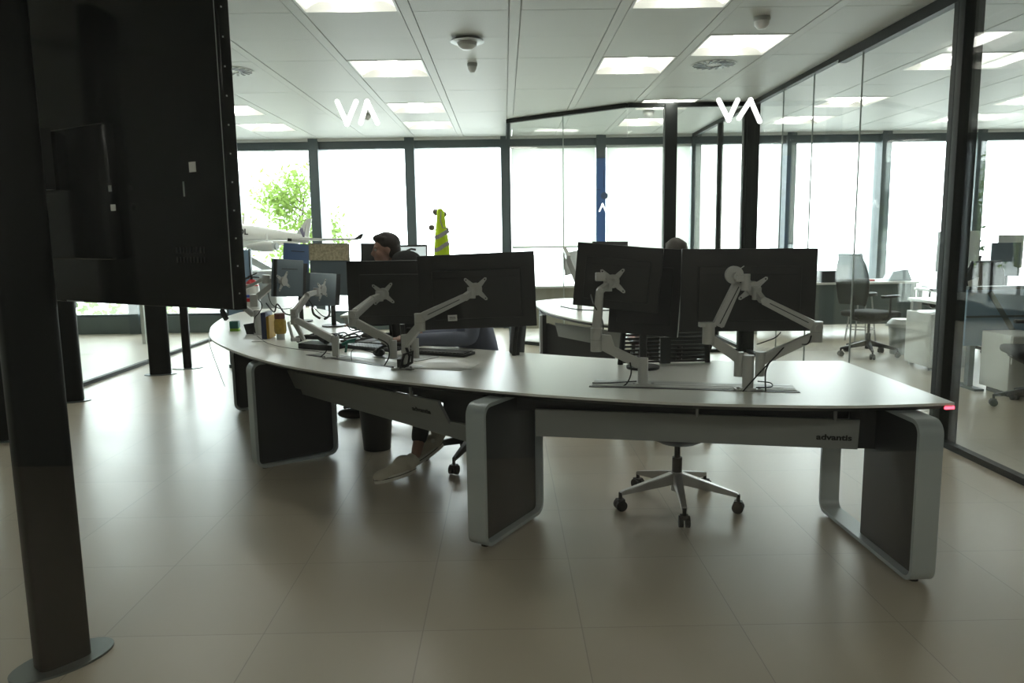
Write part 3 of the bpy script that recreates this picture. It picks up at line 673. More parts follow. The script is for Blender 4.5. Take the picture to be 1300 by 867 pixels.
m = MB(); m.tube([at(515, 440, 4.17), at(520, 452, 4.15), at(518, 464, 4.12), at(508, 468, 4.1), at(513, 450, 4.12), at(524, 446, 4.13), at(523, 460, 4.11), at(512, 466, 4.1)], .008, 6)
tag(m.build('cable_bundle', M['rubber']), 'tangled black cable bundle at the foot of the left double arm', 'cable')
cable([at(441, 412, 4.3), at(446, 419, 4.28), at(456, 418, 4.3), at(462, 414, 4.4)], 'black cable loop under the left elbow of the left double arm')
cable([at(480, 430, 4.15), at(492, 437, 4.12), at(494, 452, 4.1), at(488, 464, 4.12)], 'black cable dropping into the slot left of the cable bundle')
cable([at(447, 461, 4.5), at(446, 447, 4.45), at(452, 443, 4.5), at(468, 446, 4.5), at(478, 449, 4.45), at(482, 444, 4.5)], 'thin black headset lead standing in a loop on the desk', .002)
# third arm, small grey monitor
t, c, u, v, nb = monitor((393, 347.5), (427, 346.5), (426, 389), (393, 388), 5.12, 5.50, 'small grey square monitor on the third arm from the right', body='monbl', th=.03, bulge=False)
m = MB(); m.obox(c-nb*.03+u*.235, u*.05, v*.115, nb*.02); m.build('side_hood', M['black'], t)
arm = thing('monitor_mount', 'silver single monitor arm holding the small grey square monitor', 'monitor mount', (-1.08, 4.63, DT))
base_clamp(arm, -1.08, 4.63, .8)
m = MB(); m.prism([at(420.5, 429, 4.63), at(429, 427, 4.63), at(429, 454, 4.63), at(422, 453, 4.63)], Vector((0, .04, 0))); m.build('post', M['alu2'], arm)
arm_branch(arm, at(423, 431, 4.64), at(374, 402, 4.9), at(391, 374, 5.0), at(409, 368, 5.15), u, v, nb, ang=60, s=.95, eh=.10)
m = MB(); m.bar(at(374, 409, 4.9), at(386, 432, 4.88), .02, .035, w2=.016, h2=.024, bev=.003); m.bar(at(366, 409, 4.95), at(372, 431, 4.9), .012, .02); m.build('strut', M['alu2'], arm)
m = MB(); m.cyl(at(370, 431, 4.86), at(380, 431, 4.9), .013); m.build('strut_foot', M['chrome'], arm)
cable([at(392, 381, 5.0), at(402, 394, 5.0), at(412, 402, 5.0), at(422, 400, 5.05), at(424, 390, 5.1)], 'black cable hanging in a bow below the small grey square monitor')
cable([at(415, 437, 4.62), at(414, 446, 4.6), at(407, 453, 4.6)], 'short black cable beside the base of the third arm')
# fourth arm and small blue monitors at the far left
t, c, u, v, nb = monitor((348, 329), (385, 330), (385, 377), (350, 376), 5.75, 6.05, 'small blue grey monitor on the leftmost arm', body='monbl', th=.035, bulge=False)
m = MB(); m.obox(c+v*.07+nb*.001, u*.09, v*.0025, nb*.001); m.build('vent_slit', M['black'], t)
m = MB(); m.obox(c-u*.160, u*.006, v*.14, nb*.012); m.build('side_edge', M['black'], t)
m = MB(); m.obox(c-nb*.03+u*.19-v*.01, u*.03, v*.13, nb*.025); m.build('side_hood', M['mon'], t)
arm = thing('monitor_mount', 'silver monitor arm nearest the left tip of the desk', 'monitor mount', (-1.91, 5.85, DT))
base_clamp(arm, -1.91, 5.85, .8); m = MB(); m.bar((-1.91, 5.85, DT+.005), (-1.935, 5.87, .93), .045, .05, w2=.04, h2=.045, bev=.005); m.build('post', M['alu2'], arm)
a_ = at(322, 400, 5.86); b_ = at(296, 378, 5.9)
m = MB(); m.bar(a_, b_, .03, .042, bev=.005); m.build('lower_arm', M['alu2'], arm)
m = MB(); k_ = at(323.5, 381, 5.86); m.box((k_.x-.03, 5.83, k_.z-.05), (k_.x+.03, 5.89, k_.z+.045), .004); m.build('elbow_joint', M['alu2'], arm)
m = MB(); m.bar(at(326, 378, 5.86), at(347, 361, 5.8), .04, .045, w2=.035, h2=.035, bev=.005); m.build('upper_arm', M['alu2'], arm)
m = MB(); m.bar(at(301, 371, 5.9), at(336, 354, 5.85), .02, .022); m.cyl(at(338, 349, 5.82), at(338, 360, 5.82), .03); m.bar(at(336, 355, 5.85), at(358, 357, 5.79), .03, .03); m.bar(at(302, 372, 5.9), at(292, 392, 5.9), .02, .022); m.build('link_rod', M['alu2'], arm)
vesa(arm, at(359.5, 357, 5.75), u, v, nb, ang=60)
cable([at(340, 371, 5.85), at(345, 386, 5.85), at(358, 392, 5.85), at(372, 389, 5.9), at(380, 376, 5.98)], 'black cables hanging in a bow below the small blue grey monitor')
cable([at(328, 380, 5.84), at(333, 388, 5.83), at(329, 397, 5.83), at(323, 405, 5.84), at(322, 424, 5.8)], 'black cable curling down the leftmost arm post')
m = MB(); m.prism([at(309, 412, 5.9), at(322, 410, 5.9), at(326, 426, 5.9), at(314, 427, 5.9)], Vector((0, .03, 0))); m.box((-1.98, 5.9, DT), (-1.90, 5.96, DT+.012)); 
tag(m.build('desk_phone_cradle', M['black']), 'small black cradle with cords beside the leftmost arm post', 'cradle')
t, c, u, v, nb = monitor((360.5, 309), (393, 309.5), (392.5, 376), (362, 374), 6.6, 6.8, 'blue monitor standing behind the small blue grey one, with a white webcam bar', body='monblue', th=.03, bulge=False)
m = MB(); m.obox(c+v*.16+nb*.001, u*.07, v*.003, nb*.001); m.build('vent_slit', M['black'], t)
m = MB(); m.obox(c+v*.255, u*.10, v*.016, nb*.02, .004); w_ = m.build('webcam_bar', M['white'], t)
m = MB(); m.obox(c+v*.255-u*.095+nb*.012, u*.012, v*.012, nb*.012); m.build('lens', M['black'], w_)
m = MB(); m.cyl((c.x, c.y+.06, DT), (c.x, c.y+.06, c.z), .02); m.cyl((c.x, c.y+.06, DT), (c.x, c.y+.06, DT+.012), .1); m.build('stand', M['black'], t)
t, c, u, v, nb = monitor((393, 309.5), (443.5, 310), (444, 375), (394, 375), 6.3, 6.3, 'monitor with a beige speckled upper panel beside the blue monitor', body='monbl', th=.03, bulge=False)
m = MB(); m.obox(c+v*.145+nb*.002, u*.162, v*.067, nb*.003); tp = m.build('speckled_panel', M['tan'], t)
m = MB()
for s_ in (-1, 1): m.obox(c+v*.145+u*s_*.163+nb*.003, u*.004, v*.07, nb*.005)
m.obox(c+v*.214+nb*.003, u*.167, v*.004, nb*.005); m.build('frame', M['beige'], tp)
m = MB(); m.cyl((c.x, c.y+.06, DT), (c.x, c.y+.06, c.z), .02); m.cyl((c.x, c.y+.06, DT), (c.x, c.y+.06, DT+.012), .1); m.build('stand', M['black'], t)

# things lying on the desk
def keyboard(c, yaw, label, w=.44, d=.14):
    t = thing('keyboard', label, 'keyboard', c); c = Vector(c); R = Matrix.Rotation(yaw, 3, 'Z'); u = R @ Vector((1, 0, 0)); v = R @ Vector((0, 1, 0)); z = Vector((0, 0, 1))
    m = MB(); m.obox(c+z*.010, u*w/2, v*d/2, z*.009, .004); m.build('case', M['blackm'], t)
    m = MB()
    for r in range(5):
        for k in range(16): m.obox(c+u*((k-7.5)*w*.059)+v*((r-2)*d*.175)+z*.021, u*w*.024, v*d*.07, z*.003)
    m.build('keys', M['black'], t); return t
keyboard((-.42, 4.72, DT), -.45, 'black keyboard behind the left double arm, before the blue grey sleeve')
keyboard((-.88, 4.98, DT), -.6, 'black keyboard lying left of the left double arm')
m = MB()
for k, (dx, dy, rz) in enumerate(((0, 0, -.35), (.03, .02, -.2))):
    u = Matrix.Rotation(rz, 3, 'Z') @ Vector((1, 0, 0)); v = Vector((-u.y, u.x, 0)); m.obox(Vector((-.35+dx, 4.25+dy, DT+.001+.002*k)), u*.15, v*.105, Vector((0, 0, .0008)))
    if k == 0: tag(m.build('paper_sheet', M['paper']), 'lower sheet of paper under another on the desk, right of the cable bundle', 'paper'); m = MB()
tag(m.build('paper_sheet', M['paper']), 'upper sheet of paper on the desk, right of the cable bundle', 'paper')
tag(MB().obox(Vector((-.72, 5.16, DT+.012)), Vector((.13, -.1, 0)), Vector((.08, .1, 0)), Vector((0, 0, .012)), .003).build('tablet', M['black']), 'flat black tablet on the desk left of the keyboards', 'tablet')
tag(MB().obox(Vector((-.62, 4.62, DT+.002)), Vector((.15, -.1, 0)), Vector((.06, .08, 0)), Vector((0, 0, .0015))).build('desk_mat', M['fas']), 'thin grey mat on the desk under the looped headset lead', 'mat')
ph = thing('desk_phone', 'black desk telephone with handset between the third and leftmost arms', 'telephone', (-1.3, 5.1, DT))
m = MB(); m.prism([Vector((-1.40, 5.06, DT+.002)), Vector((-1.14, 4.92, DT+.002)), Vector((-1.08, 5.06, DT+.002)), Vector((-1.34, 5.2, DT+.002))], Vector((0, 0, .035))); m.build('body', M['black'], ph)
MB().tube([(-1.42, 5.12, DT+.055), (-1.35, 5.10, DT+.075), (-1.26, 5.06, DT+.075), (-1.19, 5.0, DT+.055)], [.024, .017, .017, .024], 10).build('handset', M['black'], ph)
hs = thing('headset', 'black headset with ear cups lying on the desk by the left double arm', 'headset', (-.67, 4.62, DT))
pts = [Vector((-.78, 4.74, DT+.03))+Vector((.10*math.cos(a)+.08, .03*math.cos(a)-.08, .045*math.sin(a))) for a in [PI*k/10 for k in range(11)]]
MB().tube(pts, .009, 8).build('headband', M['black'], hs)
for s_ in (0, 1): MB().ell((-.79+.19*s_, 4.66-.02*s_, DT+.026), (.038, .035, .025)).build('ear_cup', M['black'], hs)
pads = thing('sticky_note_block', 'small dark green block with a lime base near the left desk tip', 'block', (-2.2, 6.13, DT))
MB().box((-2.235, 6.10, DT), (-2.165, 6.16, DT+.022), .003).build('base', M['lime'], pads)
MB().box((-2.235, 6.10, DT+.022), (-2.165, 6.16, DT+.082), .006).build('block', M['green'], pads)
jar = thing('glass_jar', 'glass jar with amber contents and a red brown lid on the desk', 'jar', (-1.66, 5.55, DT))
MB().lathe((-1.66, 5.55, DT+.045), [(.038, 0), (.044, .02), (.044, .09), (.036, .11)]).build('contents', M['amber'], jar)
MB().lathe((-1.66, 5.55, DT), [(.03, 0), (.03, .044)]).build('glass_foot', M['pale'], jar)
MB().lathe((-1.66, 5.55, DT+.155), [(.038, 0), (.038, .04)]).build('lid', mat('red brown lid', (.13, .04, .03), .5), jar)
bk = thing('binder', 'thin upright navy binder with a yellow stripe beside the amber jar', 'binder', (-1.76, 5.62, DT))
MB().box((-1.80, 5.55, DT), (-1.765, 5.72, DT+.20), .002).build('cover', M['bcover'], bk); MB().box((-1.7645, 5.56, DT+.005), (-1.745, 5.71, DT+.17)).build('stripe_page', mat('yellow card', (.5, .3, .03), .6), bk)
tag(MB().box((-1.84, 5.44, DT), (-1.74, 5.54, DT+.004)).build('card', M['paper']), 'small white card on the desk in front of the navy binder', 'card')
cl = MB(); cl.tube([(-1.06, 4.86, DT+.05), (-1.02, 4.86, DT+.07), (-.98, 4.87, DT+.07)], .012, 8); cl.tube([(-1.04, 4.86, DT), (-1.03, 4.86, DT+.06)], .008, 8); cl.obox(Vector((-1.0, 4.87, DT+.08)), Vector((.03, 0, .006)), Vector((0, .015, 0)), Vector((0, 0, .006)))
tag(cl.build('clip', M['green']), 'small green desk clip behind the third arm base', 'clip')
cable([(-1.9, 5.75, DT+.004), (-1.7, 5.35, DT+.004), (-1.5, 5.1, DT+.004), (-1.25, 4.9, DT+.004), (-1.12, 4.78, DT+.004)], 'thin black lead lying along the left part of the desk', .002)
ms = MB(); ms.ell((-1.02, 5.55, DT+.02), (.05, .04, .022)); tag(ms.build('mouse', M['black']), 'black mouse near the small grey square monitor', 'mouse')
cable([(-2.50, 6.34, .70), (-2.40, 6.1, .62), (-2.36, 6.15, .4), (-2.38, 6.3, .25)], 'white thin cable hanging under the left end of the desk', .003, 'pale')

random.seed(11)
m = MB()
for k in range(9):
    a = Vector((-1.42+random.uniform(-.12, .22), 5.45+random.uniform(-.15, .15), DT+.01)); m.tube(smooth_poly([a, a+Vector((.12, .05, .03)), a+Vector((.2, -.06, .01)), a+Vector((.3, .04, .012))], 5), .006, 6)
tag(m.build('cable_tangle', M['rubber']), 'tangle of black cables on the desk under the small grey square monitor', 'cables', kind='stuff')
cable([at(338, 385, 6.0), at(348, 396, 5.9), at(352, 386, 5.9), at(362, 398, 5.95), at(374, 400, 6.0)], 'second bow of black cable hanging right of the leftmost arm', .006)
cable([at(396, 386, 5.2), at(398, 398, 5.15), at(406, 404, 5.1)], 'thick black plug cable under the left edge of the small grey square monitor', .008)
cable([at(418, 388, 5.3), at(418, 400, 5.25), at(412, 405, 5.2)], 'thick black plug cable under the right edge of the small grey square monitor', .008)
tag(MB().obox(Vector((-1.02, 5.36, DT+.008)), Vector((.11, -.07, 0)), Vector((.05, .08, 0)), Vector((0, 0, .008)), .002).build('notebook', M['black']), 'thin black notebook behind the green clip', 'notebook')
tag(MB().obox(Vector((-.66, 4.84, DT+.0025)), Vector((.13, -.09, 0)), Vector((.07, .10, 0)), Vector((0, 0, .0025))).build('paper_stack', M['paper']), 'white papers on the desk between the keyboards and the wide black monitor', 'paper')
# ------------------------------------------------------------------ office chairs
def office_chair(label, loc, rot, spoke0=0.0, metal='chrome', back='slats', seat_z=.47, back_h=.52, arms=True, group=None, back_w=.46, seat_mat='fabric'):
    t = thing('office_chair', label, 'chair', (0, 0, 0), group)
    m = MB(); m.cyl((0, 0, .085), (0, 0, .19), .032)
    ends = []
    for k in range(5):
        a = spoke0+2*PI*k/5; d = Vector((math.cos(a), math.sin(a), 0)); e = d*.325+Vector((0, 0, .095)); ends.append(e)
        m.bar(d*.02+Vector((0, 0, .155)), e, .045, .065, w2=.026, h2=.022, bev=.004)
    m.build('base', M[metal], t)
    for e in ends:
        c_ = MB(); d = Vector((e.x, e.y, 0)).normalized(); s_ = Vector((-d.y, d.x, 0))
        for q in (-1, 1): c_.cyl(Vector((e.x, e.y, .031))+s_*q*.006, Vector((e.x, e.y, .031))+s_*q*.028, .030, n=18)
        c_.cyl((e.x, e.y, .04), (e.x, e.y, .10), .010); c_.bar(Vector((e.x, e.y, .055))-s_*.02, Vector((e.x, e.y, .055))+s_*.02, .04, .018)
        c_.build('caster', M['rubber'], t)
    m = MB(); m.cyl((0, 0, .12), (0, 0, .27), .027); m.cyl((0, 0, .27), (0, 0, seat_z-.09), .016); m.build('gas_lift', M['black'], t)
    m = MB()
    prof = [(.05, seat_z-.115), (.10, seat_z-.11), (.17, seat_z-.075), (.225, seat_z-.04), (.23, seat_z-.03)]
    m.lathe((0, 0.02, 0), prof, n=28); m.build('seat_shell', M['black'], t)
    m = MB(); m.box((-.245, -.21, seat_z-.035), (.245, .25, seat_z+.035), .03); m.build('seat', M[seat_mat], t)
    zb = seat_z+.12; w = back_w/2
    if back == 'slats':
        m = MB()
        pts = [(-w, -.25, zb), (-w-.005, -.28, zb+back_h*.5), (-w*.8, -.30, zb+back_h*.93), (0, -.305, zb+back_h), (w*.8, -.30, zb+back_h*.93), (w+.005, -.28, zb+back_h*.5), (w, -.25, zb), (0, -.24, zb-.03), (-w, -.25, zb)]
        m.tube(smooth_poly([Vector(p) for p in pts], 6), .016, 8)
        nsl = int(back_h/.021)
        for k in range(nsl):
            f = (k+.5)/nsl; z = zb+back_h*f; y = -.25-.05*f; ww = w*(1 if f < .7 else 1-.5*(f-.7)/.3)
            m.bar((-ww, y, z), (ww, y, z), .006, .012)
        m.box((-.03, -.29, seat_z-.02), (.03, -.26, zb+back_h*.6))
        m.build('backrest', M['black'], t)
    else:
        m = MB(); pts = []
        n = 10; rows = []
        for k in range(n+1):
            f = k/n; z = zb+back_h*f; ww = w*math.sin(PI*(.28+.5*f))*1.05 if f < .9 else w*.75
            y = -.24-.07*f+.02*math.sin(PI*f)
            rows.append([m.bm.verts.new((ww*j/4, y-.05*(1-(j/4)**2)*-1-.05, z)) for j in range(-4, 5)])
        for A, B in zip(rows, rows[1:]):
            for j in range(8): f_ = m.bm.faces.new([A[j], A[j+1], B[j+1], B[j]]); f_.smooth = True
        o = m.build('backrest', M['mesh'] if back == 'mesh' else M['fabric'], t)
        sm = o.modifiers.new('s', 'SOLIDIFY'); sm.thickness = .012 if back == 'mesh' else .035
        m = MB(); fr = [r[0].co.copy() if 0 else None for r in []]
        L = [Vector((-w*math.sin(PI*(.28+.5*k/n))*1.05 if k/n < .9 else -w*.75, -.24-.07*k/n+.02*math.sin(PI*k/n)-.05, zb+back_h*k/n)) for k in range(n+1)]
        Rr = [Vector((-p.x, p.y, p.z)) for p in L[::-1]]
        m.tube(L+Rr, .014, 8); m.tube([Vector((0, -.1, seat_z-.08)), Vector((0, -.27, seat_z-.04)), Vector((0, -.30, zb+.1))], .022, 8)
        m.build('back_frame', M['black'], t)
    if arms:
        for s_ in (-1, 1):
            m = MB(); x = s_*.27
            m.tube(smooth_poly([Vector((s_*.2, -.02, seat_z-.05)), Vector((x, 0, seat_z-.02)), Vector((x, .01, seat_z+.18)), Vector((x, .02, seat_z+.21))], 5), .014, 8)
            m.box((x-.03, -.12, seat_z+.205), (x+.03, .14, seat_z+.235), .01); m.build('armrest', M['black'], t)
    if 'profile' in label: MB().ell((0, -.32, 1.30), (.115, .035, .075)).build('headrest', M['fabric'], t)
    t.location = loc; t.rotation_euler = (0, 0, rot); return t
def mesh_mat():
    m = bpy.data.materials.new('chair mesh'); m.use_nodes = True; nt = m.node_tree; L = nt.links.new
    b = nt.nodes['Principled BSDF']; b.inputs['Base Color'].default_value = (.05, .06, .06, 1); b.inputs['Roughness'].default_value = .7
    tr = nt.nodes.new('ShaderNodeBsdfTransparent'); mx = nt.nodes.new('ShaderNodeMixShader'); out = nt.nodes['Material Output']
    mx.inputs[0].default_value = .86
    L(tr.outputs[0], mx.inputs[1]); L(b.outputs[0], mx.inputs[2]); L(mx.outputs[0], out.inputs[0]); return m
M['mesh'] = mesh_mat()
office_chair('black office chair with a polished star base pushed under the curved desk', (.92, 3.97, 0), PI+.06, math.radians(-96)-PI-.06, back='slats', arms=True, back_w=.48, back_h=.50)
office_chair('black office chair carrying the person in the blue grey sweater', (-.22, 4.88, 0), PI/2-.1, math.radians(-111-90)+.1, metal='black', back='fabric', arms=True)
office_chair('black office chair under the person in profile near the windows', (-.79, 6.20, 0), .1, .3, back='fabric', arms=False, seat_z=.55, back_h=.60, back_w=.26)
office_chair('black office chair of the person whose hair shows above the tilted monitor', (1.22, 5.55, 0), 0, .5, metal='black', back='mesh', arms=True)
office_chair('black mesh office chair with a black star base behind the right glass wall', (4.3, 8.85, 0), -1.15, .55, metal='black', back='mesh', seat_z=.50, back_h=.58, back_w=.42)
office_chair('black office chair at the white desk beyond the trays, cut by the thick post', (5.35, 8.74, 0), 0, .2, metal='black', back='fabric', arms=False)
office_chair('dark office chair beyond the right glass wall at the right picture edge', (4.38, 6.05, 0), PI/2-.3, .25, metal='black', back='mesh', arms=True)
office_chair('office chair in the left side room near its glass wall', (-5.3, 8.6, 0), 1.2, .2, metal='chrome', back='mesh', arms=True)
office_chair('office chair farther back in the left side room', (-6.6, 9.5, 0), 2.5, .9, metal='chrome', back='fabric', arms=True)
office_chair('black office chair at the far window desks right of the mesh chair', (6.1, 10.4, 0), 0.3, .9, metal='black', back='mesh', arms=True)

# ------------------------------------------------------------------ second desk group
d2 = thing('desk', 'second curved white desk with a red light, seen between the monitors', 'desk', (.9, 6.9, 0))
f2 = smooth_poly([V2(.30, 8.5), V2(.34, 7.9), V2(.43, 7.15), V2(.68, 6.45), V2(.92, 6.13), V2(1.16, 6.05)], 5)
b2 = smooth_poly([V2(1.42, 7.1), V2(1.25, 7.5), V2(1.15, 8.1), V2(1.1, 8.6), V2(.7, 8.85), V2(.30, 8.5)], 5)
o2 = f2+b2[:-1]
MB().prism([Vector((p.x, p.y, DT-.012)) for p in o2], Vector((0, 0, .012))).build('tabletop', M['top'], d2)
MB().prism([Vector((p.x, p.y, DT-.035)) for p in inset_poly(o2, .015)], Vector((0, 0, .0225))).build('edge_band', M['black'], d2)
loop_leg(d2, (1.09, 6.16), (.15, 1), .8, panel=(.3, 1))
m = MB(); m.box((.36, 7.35, .04), (.40, 8.05, .70)); m.prism([Vector((.40, 7.35, .03)), Vector((.95, 6.62, .03)), Vector((.95, 6.62, .5)), Vector((.40, 7.35, .62))], Vector((.02, .02, 0))); m.build('modesty_panel', M['anth'], d2)
m = MB(); m.prism([Vector((.47, 7.16, .645)), Vector((1.0, 6.36, .645)), Vector((1.0, 6.36, .50)), Vector((.50, 7.12, .52))], Vector((.02, .02, 0))); m.build('fascia', M['fas'], d2)
m = MB(); m.box((.335, 7.33, .02), (.36, 7.40, .70)); m.build('side_edge', M['alu'], d2)
m = MB(); m.bar((.98, 6.085, DT-.024), (1.07, 6.06, DT-.024), .012, .014); m.build('indicator_light', M['led'], d2)
cable([at(712, 389, 7.4), at(735, 393, 6.9), at(770, 394, 6.8), at(790, 392, 6.9)], 'black cables lying on the second desk behind the tilted monitor', .006)
sm_ = thing('monitor_mount', 'grey monitor arm on the second desk left of the tilted monitor', 'monitor mount', (.72, 7.3, DT))
MB().cyl((.72, 7.3, DT), (.72, 7.3, 1.0), .025).build('post', M['alu2'], sm_)
MB().bar((.72, 7.3, .98), (.62, 7.35, 1.25), .04, .05).bar((.62, 7.35, 1.25), (.6, 7.6, 1.33), .04, .05).build('upper_arm', M['alu2'], sm_)
t, c, u, v, nb = monitor((716, 321), (735, 318), (735, 345), (720, 350), 7.5, 7.7, 'small pale monitor edge peeking out left of the tilted monitor', body='pale', bulge=False)
t, c, u, v, nb = monitor((752, 306.5), (797, 306.5), (797, 340), (752, 340), 7.6, 7.6, 'grey brown monitor rising just above the tilted monitor', body='mon', bulge=False)
MB().cyl((c.x, c.y+.05, DT), (c.x, c.y+.05, c.z), .02).build('stand', M['black'], t)
# desks and monitor further behind on the left
d3 = thing('desk', 'white desk behind the person in profile, carrying the black monitor', 'desk', (-.9, 7.4, 0))
MB().box((-1.6, 7.3, .71), (-.2, 8.0, .735), .004).build('tabletop', M['top'], d3)
for x in (-1.55, -.25):
    for y in (7.35, 7.95): MB().box((x-.02, y-.02, 0), (x+.02, y+.02, .71)).build('leg', M['alu'], d3)
t, c, u, v, nb = monitor((458, 308.5), (476, 309), (476, 350), (458, 350), 7.6, 7.5, 'narrow black monitor just left of the face in profile', body='black', bulge=False)
MB().cyl((c.x, c.y+.05, .735), (c.x, c.y+.05, c.z), .02).build('stand', M['black'], t)
t = thing('monitor', 'dark framed lit monitor with a curved black mark, right of the face in profile', 'monitor', (-1.0, 7.7, .735))
p0, p1 = at(506, 311, 7.6), at(543, 345, 7.6)
m = MB(); m.box((p0.x, 7.6, p1.z), (p1.x, 7.63, p0.z)); m.build('housing', M['mon'], t)
m = MB(); m.box((p0.x+.012, 7.597, p1.z+.01), (p1.x-.012, 7.6, p0.z-.02)); sc = m.build('screen', mat('pale screen', (.5, .56, .56), .3, emit=(.8, .9, .9), es=.25), t)
m = MB(); m.tube([at(515, 322, 7.595), at(517, 318, 7.595), at(522, 316, 7.595), at(528, 317, 7.595)], .011, 6); m.build('curved_mark', M['black'], sc)
MB().box((p0.x+.1, 7.64, .735), (p0.x+.16, 7.67, p1.z+.05)).build('stand', M['black'], t)

# coat stand with hi-vis vest
cs = thing('coat_stand', 'slim coat stand with dark knobs by the window, holding the yellow vest', 'coat stand', (-.86, 10.05, 0))
MB().cyl((-.86, 10.05, 0), (-.86, 10.05, 1.82), .014).build('pole', M['pale'], cs)
MB().lathe((-.86, 10.05, 0), [(.2, 0), (.2, .015), (.03, .03)]).build('base', M['pale'], cs)
for pxy in ((553, 269), (548, 289), (563, 272), (566, 292)):
    e = at(*pxy, 10.02); MB().cyl((-.86, 10.05, e.z-.06), e, .008).ell(e, (.042, .042, .038)).build('knob', mat('taupe knob', (.12, .10, .10), .5), cs)
m = MB(); a_ = at(543, 273, 10.05); b_ = at(569, 273, 10.05); m.cyl(a_, b_, .005)
for q in (a_, b_): m.cyl(q-Vector((0, 0, .035)), q+Vector((0, 0, .035)), .006)
m.build('cross_bar', M['fas'], cs)
vt = thing('safety_vest', 'fluorescent yellow safety vest with grey bands hanging on the coat stand', 'vest', (-.82, 9.95, 1.85))
def vest_shape(secs, y0):
    m = MB(); rows = []
    for (x0, x1, yy) in secs:
        a = at(x0, yy, y0); b = at(x1, yy, y0); n = 20; ring = []
        for k in range(n):
            an = 2*PI*k/n; w = (b.x-a.x)/2; cx = (a.x+b.x)/2; dep = .05+.01*math.sin(5*an)
            ring.append(m.bm.verts.new((cx+w*math.cos(an), y0+dep*math.sin(an)*(1+.25*math.sin(4*an+yy*.2)), a.z)))
        rows.append(ring)
    for A, B in zip(rows, rows[1:]):
        for k in range(len(A)): f = m.bm.faces.new([A[k], A[(k+1) % len(A)], B[(k+1) % len(A)], B[k]]); f.smooth = True
    m.bm.faces.new(rows[0]); m.bm.faces.new(rows[-1]); return m
vest_shape([(556, 561, 265), (554.5, 564, 269), (554, 565.5, 280), (553, 567, 292), (552, 569, 302), (551.5, 570.5, 312), (551, 571.5, 332), (550, 573, 350)], 9.93).build('cloth', M['vest'], vt)
for y1, y2 in (((301, 293)), ((317, 308))):
    m = MB(); P = [at(552, y1+1, 9.868), at(558, y1-1, 9.855), at(564, (y1+y2)/2-1, 9.855), at(570, y2, 9.868)]
    for a, b in zip(P, P[1:]): m.bar(a, b, .006, .05)
    m.build('reflective_band', M['refl'], vt)
m = MB(); m.tube([at(560, 268, 9.87), at(559, 280, 9.86), at(562, 289, 9.86), at(566, 290, 9.87)], .006, 6); m.build('neck_edging', M['refl'], vt)

# ------------------------------------------------------------------ airliner model, extinguisher, cabinet at the left
ap = thing('model_airliner', 'large white model airliner on a slanted stand by the left window', 'model aircraft', (-3.1, 9.6, 0))
noseP = Vector((-4.05, 9.2, 1.58)); tailP = Vector((-2.62, 10.35, 1.47))
ax = (tailP-noseP); Lf = ax.length; ax.normalize()
m = MB(); m.lathe(noseP, [(.01, -.02), (.07, .02), (.12, .1), (.155, .25), (.16, .5), (.155, .9), (.12, 1.25), (.075, 1.6), (.03, Lf-.02), (.012, Lf)], axis=ax, n=32); fz = m.build('fuselage', M['plane'], ap)
side = ax.cross(Vector((0, 0, 1))).normalized()                       # towards the camera side
if side.y > 0: side = -side
upv = side.cross(ax); upv = upv if upv.z > 0 else -upv
mid = noseP+ax*.75-Vector((0, 0, .06))
def wing(root_f, root_a, tip_f, tip_a, th, name='wing'):
    m = MB(); m.prism([root_f, tip_f, tip_a, root_a], Vector((0, 0, th))); m.build(name, M['plane'], ap)
wt = at(452, 304, 9.55)
wing(noseP+ax*.55-upv*.07, noseP+ax*.95-upv*.07, wt+Vector((-.06, 0, -.01)), wt+Vector((.05, 0, 0)), .02)
wing(noseP+ax*.55-upv*.05, noseP+ax*.95-upv*.05, mid-side*.85+ax*.45, mid-side*.85+ax*.55, .02)
m = MB(); m.prism([wt+Vector((-.04, 0, 0)), wt+Vector((.06, 0, 0)), wt+Vector((.10, 0, .07)), wt+Vector((.06, 0, .07))], Vector((0, .01, 0))); m.build('winglet', M['mon'], ap)
en = at(349, 313, 9.3)
m = MB(); m.lathe(en-ax*.02, [(.045, 0), (.06, .02), (.065, .12), (.045, .28), (.03, .34)], axis=-ax if 0 else Vector((-.9, .2, 0)), n=24); e_o = m.build('engine', M['plane'], ap)
MB().lathe(en+Vector((.012, -.004, 0)), [(.046, 0), (.046, .02)], axis=Vector((.9, -.2, 0))).build('engine_outlet', M['fas'], e_o)
MB().bar(en+Vector((-.1, .03, .05)), en+Vector((-.12, .1, .13)), .02, .1).build('pylon', M['plane'], e_o)
# tail fin and tailplane
tb = [at(371, 304, 10.2), at(391, 304, 10.3), at(395.5, 277.5, 10.3), at(389, 278, 10.3)]
m = MB(); m.prism(tb, Vector((0, .02, 0))); tf = m.build('tail_fin', M['plane'], ap)
lg = [at(380, 291, 10.175), at(384, 289, 10.19), at(386, 296, 10.2), at(388.5, 283, 10.22), at(386.5, 301, 10.2), at(384.5, 301, 10.2)]
m = MB(); m.prism(lg, Vector((0, .006, 0))); m.build('tail_logo', M['finlogo'], tf)
wing(tailP-ax*.25, tailP-ax*.08, tailP+side*.3+ax*.02, tailP+side*.3+ax*.08, .012, 'tailplane')
me = text_mesh('MSOL', .10, .001, .003)
R = Matrix((ax, upv, ax.cross(upv))).transposed().to_4x4()
if (ax.cross(upv)).y > 0: R = Matrix((-ax, upv, (-ax).cross(upv))).transposed().to_4x4()
me.transform(Matrix.Translation(noseP+ax*.80+side*.160+upv*.045) @ R); link('livery_text', me, M['black'], fz)
